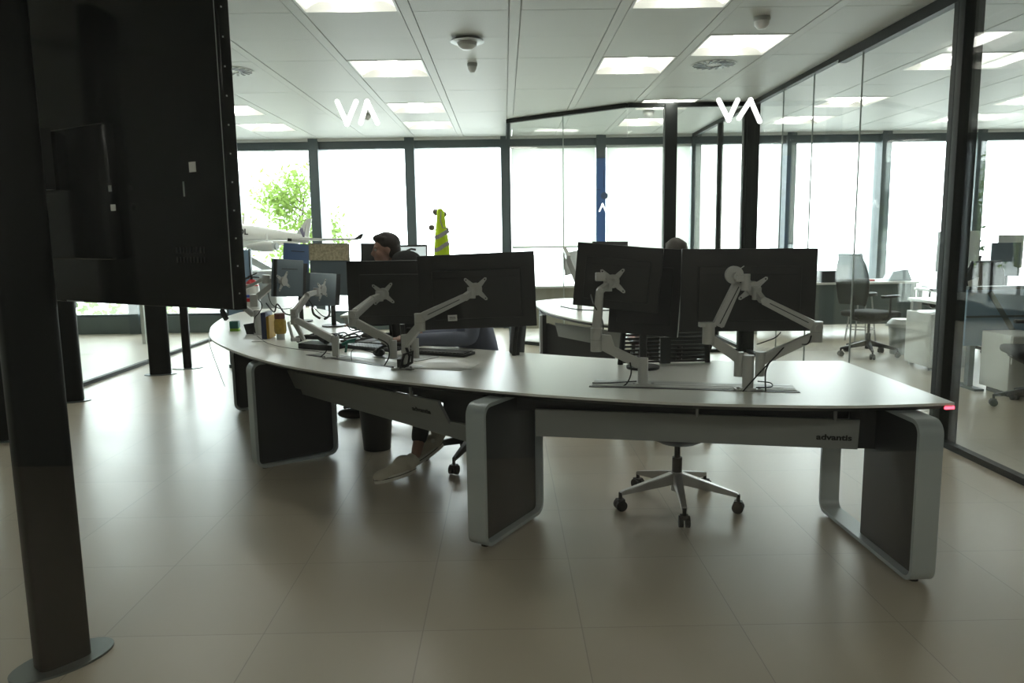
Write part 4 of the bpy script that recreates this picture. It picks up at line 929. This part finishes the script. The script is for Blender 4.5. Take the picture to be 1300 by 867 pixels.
m = MB(); m.bar(noseP+ax*.72-Vector((0, 0, .16)), Vector((-2.95, 9.75, 1.05)), .05, .09, w2=.045, h2=.08); m.bar(Vector((-2.95, 9.75, 1.06)), Vector((-2.9, 9.8, .0)), .05, .09); m.box((-3.2, 9.6, 0), (-2.6, 10.1, .03)); m.build('stand', M['pale'], ap)
cab = thing('cabinet', 'pale low cabinet beneath the model airliner', 'cabinet', (-3.1, 9.2, 0))
MB().box((-3.3, 9.1, 0), (-2.75, 9.55, 1.10), .006).build('body', M['pale'], cab); MB().box((-3.29, 9.085, .05), (-3.03, 9.1, 1.06)).build('door', M['pale'], cab); MB().box((-3.02, 9.085, .05), (-2.76, 9.1, 1.06)).build('door', M['pale'], cab)
scr = thing('glazed_screen', 'blue grey glazed panel standing left of the pale cabinet', 'screen', (-3.2, 8.75, 0))
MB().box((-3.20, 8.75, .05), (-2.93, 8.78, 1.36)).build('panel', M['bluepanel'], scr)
MB().box((-3.22, 8.74, 0), (-3.20, 8.79, 1.37)).box((-2.93, 8.74, 0), (-2.91, 8.79, 1.37)).box((-3.22, 8.70, 0), (-2.91, 8.83, .04)).build('frame', M['frame'], scr)
ex = thing('fire_extinguisher', 'fire extinguisher with a red neck and black hose on the end of the glazed screen', 'fire extinguisher', (-2.83, 8.6, .5))
ec = Vector((-2.87, 8.62, 0))
MB().lathe(ec, [(.075, .56), (.08, .60), (.08, .93), (.07, .98)]).build('cylinder', M['white'], ex)
MB().lathe(ec, [(.078, .955), (.06, 1.0), (.025, 1.03)]).build('neck', M['red'], ex)
MB().box((ec.x-.055, ec.y-.083, .78), (ec.x+.055, ec.y-.078, .82)).build('red_label', M['red'], ex)
MB().box((ec.x-.05, ec.y-.084, .83), (ec.x+.03, ec.y-.079, .86)).box((ec.x, ec.y-.0845, .74), (ec.x+.05, ec.y-.079, .775)).build('blue_label', mat('blue label', (.04, .08, .4), .5), ex)
MB().bar(ec+Vector((-.04, 0, 1.06)), ec+Vector((.09, 0, 1.05)), .02, .015).bar(ec+Vector((-.04, 0, 1.06)), ec+Vector((.07, 0, 1.10)), .018, .012).cyl(ec+Vector((0, 0, 1.0)), ec+Vector((0, 0, 1.07)), .014).build('lever', M['black'], ex)
MB().tube(smooth_poly([ec+Vector(p) for p in ((-.02, 0, 1.05), (-.08, 0, 1.03), (-.13, 0, .93), (-.125, 0, .8), (-.10, -.02, .66), (-.075, -.03, .60))], 6), .011, 8).build('hose', M['black'], ex)
MB().box((ec.x-.12, 8.70, .55), (ec.x+.05, 8.74, .60)).box((ec.x-.10, 8.70, .85), (ec.x+.03, 8.72, .88)).box((ec.x-.01, 8.72, 0), (ec.x+.02, 8.75, .9)).build('bracket', M['fas'], ex)

# ------------------------------------------------------------------ big screens on poles at the left
def display_stand(px, py, fdir, label, dz=1.265, w=1.72, h=1.02, detail=True, ox=-.85, pw=.17, group=None):
    """pole at (px,py); fdir: unit direction along the display, towards its right end"""
    t = thing('display_stand', label, 'display stand', (px, py, 0), group)
    u = Vector((*fdir, 0)).normalized(); nb = Vector((u.y, -u.x, 0)); p = Vector((px, py, 0))
    if nb.y > 0: nb = -nb
    m = MB(); ring = []
    for k in range(24):
        a = 2*PI*k/24; ca, sa = math.cos(a), math.sin(a); e = .45
        ring.append(p+u*pw/2*math.copysign(abs(ca)**e, ca)+nb*.05*math.copysign(abs(sa)**e, sa)+Vector((0, 0, .008)))
    m.prism(ring, Vector((0, 0, 2.3))); m.build('pole', M['dark'], t)
    m = MB(); ring = [p+u*.17*math.cos(2*PI*k/32)+nb*-.0+nb*.10*math.sin(2*PI*k/32) for k in range(32)]
    m.prism(ring, Vector((0, 0, .008))); m.build('base_plate', M['plate'], t)
    return t, u, nb, p
PX, PY = -1.59, 2.52
ds, u, nb, p = display_stand(PX, PY, (.105, .125), 'tall black pole with an oval steel foot, nearest at the left', pw=.17)
# display, hung behind the pole
a = Vector((-1.60, 2.74, 0)); b = Vector((-.805, 2.27, 0)); u = (b-a).normalized(); nb = Vector((u.y, -u.x, 0)); nb = nb if nb.y < 0 else -nb
R_ = b; Wd = 1.95; Hh = 1.13; zb = 1.262
cc = R_-u*Wd/2
tv = thing('display_screen', 'huge dark screen seen from behind at the left, hung on the black pole', 'display', (cc.x, cc.y, zb))
zc = Vector((0, 0, zb+Hh/2))
back_m = mat('display back sheet', (0.006, 0.007, 0.007), 0.16, spec=.35)
MB().obox(cc+zc-nb*.02, u*Wd/2, Vector((0, 0, Hh/2)), nb*.02, .003).build('housing', back_m, tv)
MB().obox(R_+zc-u*.014+nb*.0008, u*.0012, Vector((0, 0, Hh/2-.004)), nb*.001).build('trim_line', M['alu'], tv)
m = MB()
for k in range(13): m.obox(R_+u*.0005+nb*-.012+Vector((0, 0, zb+.05+.082*k)), u*.0012, Vector((0, 0, .0022)), nb*.0022)
m.build('screw', M['alu'], tv)
MB().obox(cc+Vector((0, 0, zb+.37))+nb*.02, u*.45, Vector((0, 0, .22)), nb*.02, .01).build('electronics_cover', back_m, tv)
m = MB()
for k in range(18): m.obox(R_-u*(.13+.008*(k % 9)*2)+Vector((0, 0, zb+.15+.03*(k//9)))+nb*.001, u*.0025, Vector((0, 0, .009)), nb*.001)
m.build('vent', M['black'], tv)
def lab(px, py, w, h, name, mt='paper'):
    d = ray(px, py); n_ = nb; o = R_+Vector((0, 0, 0)); t_ = ((o-Vector((0, 0, CH))).dot(n_))/d.dot(n_); q = Vector((0, 0, CH))+d*t_
    return MB().obox(q+nb*.0415 if name in ('round_label', 'square_label') else q+nb*.002, u*w/2, Vector((0, 0, h/2)), nb*.0008).build(name, M[mt], tv)
lab(32, 248, .045, .022, 'type_label'); lab(245, 212, .03, .03, 'printed_label'); lab(159, 264, .024, .02, 'square_label')
lab(96, 382, .10, .004, 'lettering_strip', 'fas'); lab(234, 240, .006, .045, 'barcode_strip', 'fas'); lab(155, 240, .016, .020, 'round_label', 'fas')
MB().bar(R_-u*.07+Vector((0, 0, zb)), R_-u*.05+Vector((0, 0, zb-.03)), .01, .012).build('clip', M['black'], tv)
MB().obox(Vector((PX, PY, 1.75))+Vector((-.01, .13, 0)), u*.07, nb*.03, Vector((0, 0, .10))).build('wall_bracket', M['black'], tv)
for (x, y, lb) in ((-4.08, 6.98, 'tall black display pole nearest the left glass wall rail'), (-3.86, 8.36, 'tall black display pole farther along the left glass wall'), (-3.74, 5.62, 'black display pole at the left picture edge behind the nearest one'), (-3.72, 8.75, 'slim black pole standing in for a reflection of the farther display pole')):  # the slim one is a solid stand-in for a pole's reflection
    t_, uu, nn, pp_ = display_stand(x, y, (.9, .25), lb, pw=.22 if 'slim' not in lb else .09, group='black display poles along the left glass wall')
    t_['category'] = 'pole'
    del t_['group']

# ------------------------------------------------------------------ furniture by the windows and beyond the right glass
def table(label, x0, x1, y0, y1, z=.735, legm='pale', modesty=None, cat='desk', grp=None):
    t = thing('desk', label, cat, ((x0+x1)/2, (y0+y1)/2, 0), grp)
    MB().box((x0, y0, z-.03), (x1, y1, z), .004).build('tabletop', M['white'], t)
    for x in (x0+.05, x1-.05):
        for y in (y0+.05, y1-.05): MB().box((x-.025, y-.025, 0), (x+.025, y+.025, z-.03)).build('leg', M[legm], t)
    if modesty: MB().box((x0+.08, y0+.06, .12), (x1-.08, y0+.08, z-.03)).build('modesty_panel', M[modesty], t)
    return t
table('long white desk under the window between the left and meeting room', .2, 2.7, 11.0, 11.8, z=.74, modesty='beige')
table('white desk at the window behind the black mesh chair', 3.6, 6.0, 10.9, 11.7, modesty='sill')
table('white desk right of the black mesh chair with a telephone on it', 4.45, 5.9, 7.5, 8.3, legm='pale')
table('white desk with a red lamp end beyond the thick glass door post', 6.35, 8.2, 9.0, 9.7, modesty='sill')
table('white desk in the left side room by its window', -8.3, -5.2, 10.9, 11.7)
rl = thing('desk_lamp_marker', 'small red indicator at the corner of the desk beyond the door post', 'indicator light', (6.33, 9.0, .72))
MB().box((6.33, 8.985, .712), (6.40, 8.999, .728)).build('light', M['led'], rl)
# pedestal drawers
pd = thing('drawer_pedestal', 'white three drawer pedestal under the desk behind the right glass', 'drawer unit', (4.62, 8.0, 0))
MB().box((4.42, 7.75, .04), (4.82, 8.25, .60), .004).build('body', M['white'], pd)
for k in range(3):
    d_ = MB().box((4.43, 7.735, .05+.18*k), (4.81, 7.75, .22+.18*k), .002).build('drawer', M['white'], pd)
MB().cyl((4.72, 7.73, .53), (4.72, 7.736, .53), .012).build('lock', M['fas'], pd)
for q in (4.47, 4.77): MB().cyl((q, 7.82, 0), (q, 7.82, .04), .02).build('caster', M['black'], pd)
bn = thing('waste_bin', 'grey wire waste bin with a bag beside the drawer pedestal', 'bin', (4.75, 8.95, 0))
m = MB(); m.lathe((4.75, 8.95, 0), [(.12, 0), (.15, .36)], n=24); m.build('body', M['fas'], bn)
MB().lathe((4.75, 8.95, .33), [(.16, 0), (.165, .04), (.12, .09)], n=24).build('bag', M['pale'], bn)
# stuff on the right desks
tel = thing('telephone', 'black telephone and papers tray on the desk right of the mesh chair', 'telephone', (5.1, 8.0, .735))
MB().prism([Vector((4.9, 7.8, .736)), Vector((5.25, 7.8, .736)), Vector((5.25, 8.0, .80)), Vector((4.9, 8.0, .80))], Vector((0, .06, 0))).build('body', M['black'], tel)
MB().tube([(4.88, 7.85, .80), (4.95, 7.85, .84), (5.05, 7.85, .84), (5.1, 7.85, .80)], [.025, .016, .016, .025], 8).build('handset', M['black'], tel)
kb = thing('document_tray', 'dark document tray stack near the thick door post', 'tray', (5.45, 7.9, .735))
for k in range(3): MB().box((5.3, 7.7, .737+.035*k), (5.62, 7.95, .745+.035*k)).build('tray', M['anth'], kb)
MB().box((5.3, 7.94, .737), (5.31, 7.95, .85)).box((5.61, 7.94, .737), (5.62, 7.95, .85)).build('rail', M['fas'], kb)
pr = thing('printer', 'grey printer on the window desk behind the mesh chair', 'printer', (4.1, 11.3, .735))
MB().box((3.95, 11.1, .735), (4.45, 11.5, .93), .01).build('body', M['mon'], pr); MB().box((4.0, 11.05, .80), (4.4, 11.12, .82)).build('paper_tray', M['pale'], pr)
tag(MB().box((5.05, 11.1, .735), (5.45, 11.35, .76)).build('folder', M['red']), 'flat red folder on the window desk right of the mesh chair', 'folder')
bg_ = MB(); bg_.prism([Vector((5.65, 11.1, .735)), Vector((6.0, 11.1, .735)), Vector((5.93, 11.1, .90)), Vector((5.72, 11.1, .87))], Vector((0, .2, 0)))
tag(bg_.build('bag', M['monbl']), 'grey blue bag on the window desk', 'bag')
bl_ = MB(); bl_.ell((6.0, 8.3, .80), (.22, .1, .07)); bl_.ell((6.15, 8.35, .83), (.13, .1, .08))
# crumpled jacket on tray desk
table('small white side desk between the trays and the door post', 5.92, 6.3, 8.0, 8.6)
jk = tag(bl_.build('jacket', M['fabric']), 'crumpled dark jacket on the small side desk', 'jacket')
for (tl, tr, br, bl2, Y1, Y2, lb, bd) in (
    ((1190, 294), (1203, 294), (1203, 345), (1190, 345), 9.2, 9.2, 'pale monitor seen edge-on beside the thick door post', 'pale'),
    ((1227, 293), (1243, 293), (1243, 345), (1227, 345), 9.4, 9.35, 'pale monitor just right of the thick door post', 'pale'),
    ((1259, 308), (1295, 308), (1296, 350), (1258, 351), 9.25, 9.25, 'grey monitor on the desk with the red light', 'monbl'),
    ((1267, 298), (1299, 298), (1299, 340), (1267, 340), 9.55, 9.55, 'pale monitor rising behind the grey one at the right edge', 'pale')):
    t, c, u_, v_, n_ = monitor(tl, tr, br, bl2, Y1, Y2, lb, body=bd, bulge=False)
    MB().cyl((c.x, c.y+.05, .735), (c.x, c.y+.05, c.z), .02).cyl((c.x, c.y+.05, .735), (c.x, c.y+.05, .75), .09).build('stand', M['black'], t)
table('white desk under the monitors just right of the door post', 5.3, 6.25, 9.05, 9.75)
pap = tag(MB().prism([at(1229, 357, 6.9), at(1243, 352, 6.9), at(1239, 373, 6.9), at(1231, 377, 6.9)], Vector((0, .004, 0))).build('paper_bundle', M['paper']), 'crumpled white paper bundle on the low blue grey reflection panel', 'paper')
# low panel with diagonals, added to stand in for a bluish reflection
ls = thing('reflection_panel', 'low blue grey panel standing in for a reflection, beyond the right glass wall', 'screen', (5.3, 7.0, 0))
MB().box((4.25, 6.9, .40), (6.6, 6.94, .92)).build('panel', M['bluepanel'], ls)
for k in range(5): MB().bar((4.45+.5*k, 6.895, .90), (4.75+.5*k, 6.895, .45), .006, .045).build('diagonal_strip', M['sill'], ls)
MB().box((4.25, 6.88, .92), (6.6, 6.96, .95)).box((4.25, 6.89, .66), (6.6, 6.90, .68)).build('rail', M['frame'], ls)
for x in (4.3, 6.5): MB().box((x, 6.89, 0), (x+.05, 6.95, .4)).box((x-.02, 6.75, 0), (x+.07, 7.1, .02)).build('foot', M['frame'], ls)
wp = thing('drawer_pedestal', 'white pedestal in front of the low blue grey reflection panel', 'drawer unit', (4.55, 6.6, 0))
MB().box((4.38, 6.45, .05), (4.72, 6.85, .55), .004).build('body', M['white'], wp); MB().box((4.39, 6.435, .3), (4.71, 6.45, .54)).build('drawer', M['white'], wp); MB().box((4.42, 6.5, 0), (4.68, 6.8, .05)).build('plinth', M['anth'], wp)
tag(MB().prism([at(1212, 300, 8.9), at(1219, 290, 8.9), at(1220, 345, 8.9), at(1211, 345, 8.9)], Vector((0, .08, 0))).build('safety_vest', M['vest']), 'narrow strip of yellow vest seen behind the thick door post', 'vest') if False else None
bx_ = thing('archive_box', 'dark open box on the window desk left of the mesh chair', 'box', (3.9, 11.0, .735))
MB().box((4.60, 10.95, .735), (4.95, 11.2, .90)).build('body', M['anth'], bx_)
tag(MB().box((4.52, 7.62, .735), (4.80, 7.86, .76), .003).build('folder', M['anth']), 'dark flat folder on the desk right of the mesh chair, nearest its corner', 'folder')
mg = thing('mug', 'white mug on the desk right of the mesh chair', 'mug', (4.9, 7.62, .735)); MB().lathe((4.9, 7.62, .735), [(.035, 0), (.04, .09), (.036, .09), (.03, .01)]).build('cup', M['white'], mg)
MB().tube([(4.865, 7.62, .81), (4.84, 7.62, .80), (4.84, 7.62, .765), (4.868, 7.62, .755)], .005, 6).build('handle', M['white'], mg)
# four-legged stool by the window
sl = thing('stool', 'round stool with thin metal legs and a foot ring behind the mesh chair', 'stool', (4.75, 10.0, 0))
MB().cyl((4.75, 10.0, .62), (4.75, 10.0, .66), .18).build('seat', M['anth'], sl)
for k in range(4):
    a = PI/4+PI*k/2; MB().tube([(4.75+.12*math.cos(a), 10+.12*math.sin(a), .62), (4.75+.2*math.cos(a), 10+.2*math.sin(a), 0)], .011, 8).build('leg', M['chrome'], sl)
MB().tube([(4.75+.178*math.cos(2*PI*k/24), 10+.178*math.sin(2*PI*k/24), .18) for k in range(25)], .008, 6).build('foot_ring', M['chrome'], sl)
# waste bin under the main desk
wb = thing('waste_bin', 'tall black waste bin under the curved desk', 'bin', (-.92, 5.18, 0))
MB().lathe((-.92, 5.2, 0), [(.095, 0), (.125, .42), (.11, .42), (.08, .02)], n=28).build('body', M['black'], wb)
# ------------------------------------------------------------------ people
def eval_mesh(o, name):
    dg = bpy.context.evaluated_depsgraph_get(); dg.update()
    me = bpy.data.meshes.new_from_object(o.evaluated_get(dg)); me.name = name; return me
def skin_mesh(pts, edges, sub=2, root=0):
    me = bpy.data.meshes.new('sk'); me.from_pydata([p[:3] for p in pts], edges, []); o = bpy.data.objects.new('sk', me); C.objects.link(o)
    md = o.modifiers.new('skin', 'SKIN'); md.use_smooth_shade = True; sd = o.modifiers.new('sub', 'SUBSURF'); sd.levels = sub
    if not me.skin_vertices: me.skin_vertices.new()
    for i, p in enumerate(pts): me.skin_vertices[0].data[i].radius = (p[3], p[4] if len(p) > 4 else p[3]); me.skin_vertices[0].data[i].use_root = (i == root)
    r = eval_mesh(o, 'sk'); bpy.data.objects.remove(o); return r
def chain(*seq, start=0): return [(start+i, start+i+1) for i in range(len(seq)-1)]
def remesh_join(meshes, name, m, parent, voxel=.008):
    bm = bmesh.new()
    for me in meshes: bm.from_mesh(me)
    me = bpy.data.meshes.new('j'); bm.to_mesh(me); bm.free(); o = bpy.data.objects.new('j', me); C.objects.link(o)
    r = o.modifiers.new('r', 'REMESH'); r.mode = 'VOXEL'; r.voxel_size = voxel; r.use_smooth_shade = True
    s_ = o.modifiers.new('s', 'SMOOTH'); s_.factor = .5; s_.iterations = 3
    res = eval_mesh(o, name); bpy.data.objects.remove(o); return link(name, res, m, parent)
def head_meshes(c, yaw, pitch=0.0):
    """head facing local +X"""
    R = Matrix.Rotation(yaw, 3, 'Z') @ Matrix.Rotation(pitch, 3, 'Y'); c = Vector(c)
    P = lambda x, y, z: c+R @ Vector((x, y, z))
    m = MB(); m.ell(P(-.012, 0, .03), (.098, .076, .092), R); m.ell(P(.03, 0, -.035), (.062, .056, .075), R); m.ell(P(.05, 0, -.088), (.028, .03, .024), R)
    m.ell(P(.098, 0, -.018), (.020, .013, .022), R); m.ell(P(.088, 0, .004), (.014, .011, .026), R)
    m.ell(P(.083, 0, -.052), (.013, .024, .007), R); m.ell(P(.081, 0, -.064), (.013, .021, .008), R)
    for s_ in (-1, 1):
        m.ell(P(-.008, s_*.078, -.005), (.020, .008, .031), R); m.ell(P(.075, s_*.030, .033), (.016, .025, .007), R); m.ell(P(.055, s_*.045, -.02), (.03, .02, .025), R)
    return m.mesh('head'), P, R
def eyes(P, R, parent):
    for s_ in (-1, 1):
        MB().ell(P(.079, s_*.030, .012), (.010, .013, .009), R, 12, 8).build('eye', mat('eye', (.3, .28, .26), .3), parent)
def hair_mesh(P, R, parent, mt, bald=False):
    m = MB(); m.ell(P(-.026, 0, .050), (.100, .084, .088), R); m.ell(P(-.055, 0, .0), (.068, .078, .07), R); m.ell(P(.035, 0, .098), (.055, .060, .034), R); m.ell(P(-.07, 0, -.04), (.045, .06, .05), R)
    random.seed(4)
    for k in range(40):
        a = random.uniform(0, 2*PI); r = random.uniform(0, .085); m.ell(P(-.01+r*math.cos(a), r*math.sin(a)*.8, .128-5.5*r*r), (.022, .018, .016), R, 8, 6)
    me = m.mesh('h'); return remesh_join([me], 'hair', mt, parent, .007)
def hand(c, d, up, side=1, curl=.5):
    """skinned hand: c wrist, d direction to the fingers, up back of hand"""
    c = Vector(c); d = Vector(d).normalized(); up = Vector(up); up = (up-d*up.dot(d)).normalized(); s_ = d.cross(up)*side; out = []
    m = MB(); Rr = Matrix((d, s_, up)).transposed(); m.ell(c+d*.05, (.052, .042, .017), Rr); out.append(m.mesh('palm'))
    for k, (o, L) in enumerate(((-.030, .066), (-.010, .076), (.011, .070), (.030, .055))):
        b0 = c+d*.07+s_*o; b1 = c+d*.095+s_*o*1.05; b2 = b1+d*L*.5-up*L*.25*curl; b3 = b2+d*L*.4-up*L*.45*curl
        out.append(skin_mesh([(*b0, .009), (*b1, .009), (*b2, .0082), (*b3, .0068)], [(0, 1), (1, 2), (2, 3)], 1))
    t0 = c+d*.02-s_*.03; t1 = c+d*.045-s_*.058; t2 = c+d*.08-s_*.068-up*.01
    out.append(skin_mesh([(*t0, .012), (*t1, .0105), (*t2, .008)], [(0, 1), (1, 2)], 1)); return out
def person(label, pel, chest, neck, headc, yaw, sh, el, wr, hip_kn_an, top_m, hair_m, pitch=0., loc=None, shoe=None, handdir=None):
    t = thing('person', label, 'person', loc or (pel[0], pel[1], 0))
    hm, P, R = head_meshes(headc, yaw, pitch)
    V = Vector; pel, chest, neck = V(pel), V(chest), V(neck)
    body_pts = [(*pel, .10, .13), (*pel.lerp(chest, .5), .10, .125), (*chest, .11, .14), (*neck, .055), (*(V(headc)-Vector((0, 0, .05))), .05)]
    ed = [(0, 1), (1, 2), (2, 3), (3, 4)]
    for k in (0, 1):
        s0 = len(body_pts); body_pts += [(*sh[k], .05), (*el[k], .038), (*wr[k], .026)]; ed += [(2, s0), (s0, s0+1), (s0+1, s0+2)]
        s0 = len(body_pts); hp, kn, an = hip_kn_an[k]; body_pts += [(*hp, .08), (*kn, .055), (*an, .036)]; ed += [(0, s0), (s0, s0+1), (s0+1, s0+2)]
    ms = [skin_mesh(body_pts, ed, 1), hm]
    for k in (0, 1):
        d = (V(wr[k])-V(el[k])).normalized(); d = Vector(handdir) if handdir else d
        ms += hand(V(wr[k]), d, (0, 0, 1), 1 if k else -1)
    remesh_join(ms, 'body', M['skin'], t, .0075)
    eyes(P, R, t); hair_mesh(P, R, t, hair_m)
    tp = [(*pel, .125, .155), (*pel.lerp(chest, .5), .125, .15), (*chest, .13, .165), (*chest.lerp(neck, .7), .075)]; te = [(0, 1), (1, 2), (2, 3)]
    for k in (0, 1):
        s0 = len(tp); e, w_ = V(el[k]), V(wr[k]); tp += [(*sh[k], .068), (*V(sh[k]).lerp(e, .5), .060), (*e, .060), (*e.lerp(w_, .5), .052), (*e.lerp(w_, .93), .038)]; te += [(2, s0)]+[(s0+i, s0+i+1) for i in range(4)]
    link('sweater', skin_mesh(tp, te, 2), top_m, t)
    tp = [(*pel, .13, .16)]; te = []
    for k in (0, 1):
        hp, kn, an = map(V, hip_kn_an[k]); s0 = len(tp); tp += [(*hp, .095), (*hp.lerp(kn, .5), .085), (*kn, .072), (*kn.lerp(an, .5), .060), (*kn.lerp(an, .82), .052)]; te += [(0, s0)]+[(s0+i, s0+i+1) for i in range(4)]
    link('trousers', skin_mesh(tp, te, 2), M['trousers'], t)
    return t
def sneaker(heel, toe, parent, ankle, lift=0.0):
    """heel, toe: sole points (with z); ankle: where the shaft ends"""
    h, to = Vector(heel), Vector(toe); d = (to-h).normalized(); L = (to-h).length; s_ = d.cross(Vector((0, 0, 1))).normalized(); up = s_.cross(d); up = up if up.z > 0 else -up
    R = Matrix((d, s_, up)).transposed(); P = lambda x, y, z: h+d*x*L+s_*y+up*z
    m = MB(); m.ell(P(.17, 0, .055), (.052, .037, .050), R); m.ell(P(.45, 0, .052), (.085, .039, .045), R); m.ell(P(.78, 0, .040), (.070, .044, .036), R); m.ell(P(.3, 0, .085), (.06, .036, .045), R)
    a = Vector(ankle); m.cyl(P(.2, 0, .05), a, .046, .044)
    u_ = remesh_join([m.mesh('s')], 'shoe_upper', M['canvas'], parent, .006)
    def outl(e, z): return [P(.5+.53*math.cos(q)*(1 if 1 else 1), (.040+.006*math.cos(q)-.004*math.cos(2*q)+e)*math.sin(q), z) for q in [2*PI*k/32 for k in range(32)]]
    m = MB(); m.prism(outl(0, 0), up*.034); so = m.build('shoe_sole', M['solew'], parent)
    m = MB(); m.tube(outl(.0015, .023)+[outl(.0015, .023)[0]], .0028, 5); m.build('dark_stripe', M['black'], so)
    m = MB()
    for k in range(4):
        q = .36+.07*k; m.bar(P(q, -.025, .112-.014*k), P(q+.01, .025, .112-.014*k), .008, .006)
    m.build('laces', M['solew'], u_)
    if lift:
        c = P(.16, 0, .085); m = MB(); m.cyl(c-s_*.0405, c-s_*.0435, .014, n=18); m.cyl(c+s_*.0405, c+s_*.0435, .014, n=18); m.build('round_badge', M['solew'], u_)
# seated person hidden behind the big left monitor
pB = person('seated person in a blue grey sweater and pale canvas sneakers behind the large left monitor', (-.17, 5.10, .55), (-.20, 5.11, .90), (-.25, 5.11, 1.06), (-.29, 5.11, 1.17), PI+.1,
    [(-.22, 4.96, .97), (-.22, 5.27, .97)], [(-.22, 4.93, .805), (-.26, 5.36, .80)], [(-.68, 4.98, .80), (-.62, 5.20, .80)],
    [((-.2, 5.00, .54), (-.50, 4.84, .55), (-.575, 4.57, .10)), ((-.2, 5.19, .54), (-.52, 5.0, .53), (-.455, 4.80, .15))], M['shirtb'], M['hair'], pitch=.15)
sneaker((-.575, 4.555, .028), (-.80, 4.42, 0.0), pB, (-.578, 4.57, .115))
sneaker((-.42, 4.80, .12), (-.62, 4.735, .0), pB, (-.43, 4.81, .225), lift=1)
pA = person('dark haired person in profile facing left, head above the monitors near the vest', (-.76, 6.16, .63), (-.80, 6.12, 1.05), (-.86, 6.06, 1.23), (-.935, 6.0, 1.375), PI+.25,
    [(-.80, 5.93, 1.12), (-.78, 6.30, 1.12)], [(-.86, 5.88, .85), (-.86, 6.38, .85)], [(-1.12, 5.92, .82), (-1.12, 6.28, .82)],
    [((-.8, 6.06, .62), (-1.22, 6.06, .60), (-1.2, 6.08, .10)), ((-.8, 6.25, .62), (-1.22, 6.28, .60), (-1.2, 6.3, .10))], M['shirtd'], M['hair'], pitch=.08)
for yy in (6.08, 6.3): MB().ell((-1.26, yy, .05), (.13, .048, .045)).build('shoe', M['black'], pA)
pC = person('person with grey brown hair, only the crown showing above the tilted monitor', (1.22, 5.55, .55), (1.24, 5.60, 1.02), (1.27, 5.65, 1.20), (1.285, 5.70, 1.30), PI/2,
    [(1.07, 5.62, 1.09), (1.42, 5.62, 1.09)], [(1.0, 5.75, .80), (1.45, 5.75, .80)], [(1.1, 6.0, .79), (1.35, 6.0, .79)],
    [((1.13, 5.6, .54), (1.12, 6.0, .53), (1.12, 6.0, .10)), ((1.31, 5.6, .54), (1.34, 6.0, .53), (1.34, 6.0, .10))], M['shirtd'], M['hairg'])
for xx in (1.12, 1.34): MB().ell((xx, 6.07, .05), (.048, .13, .045)).build('shoe', M['black'], pC)
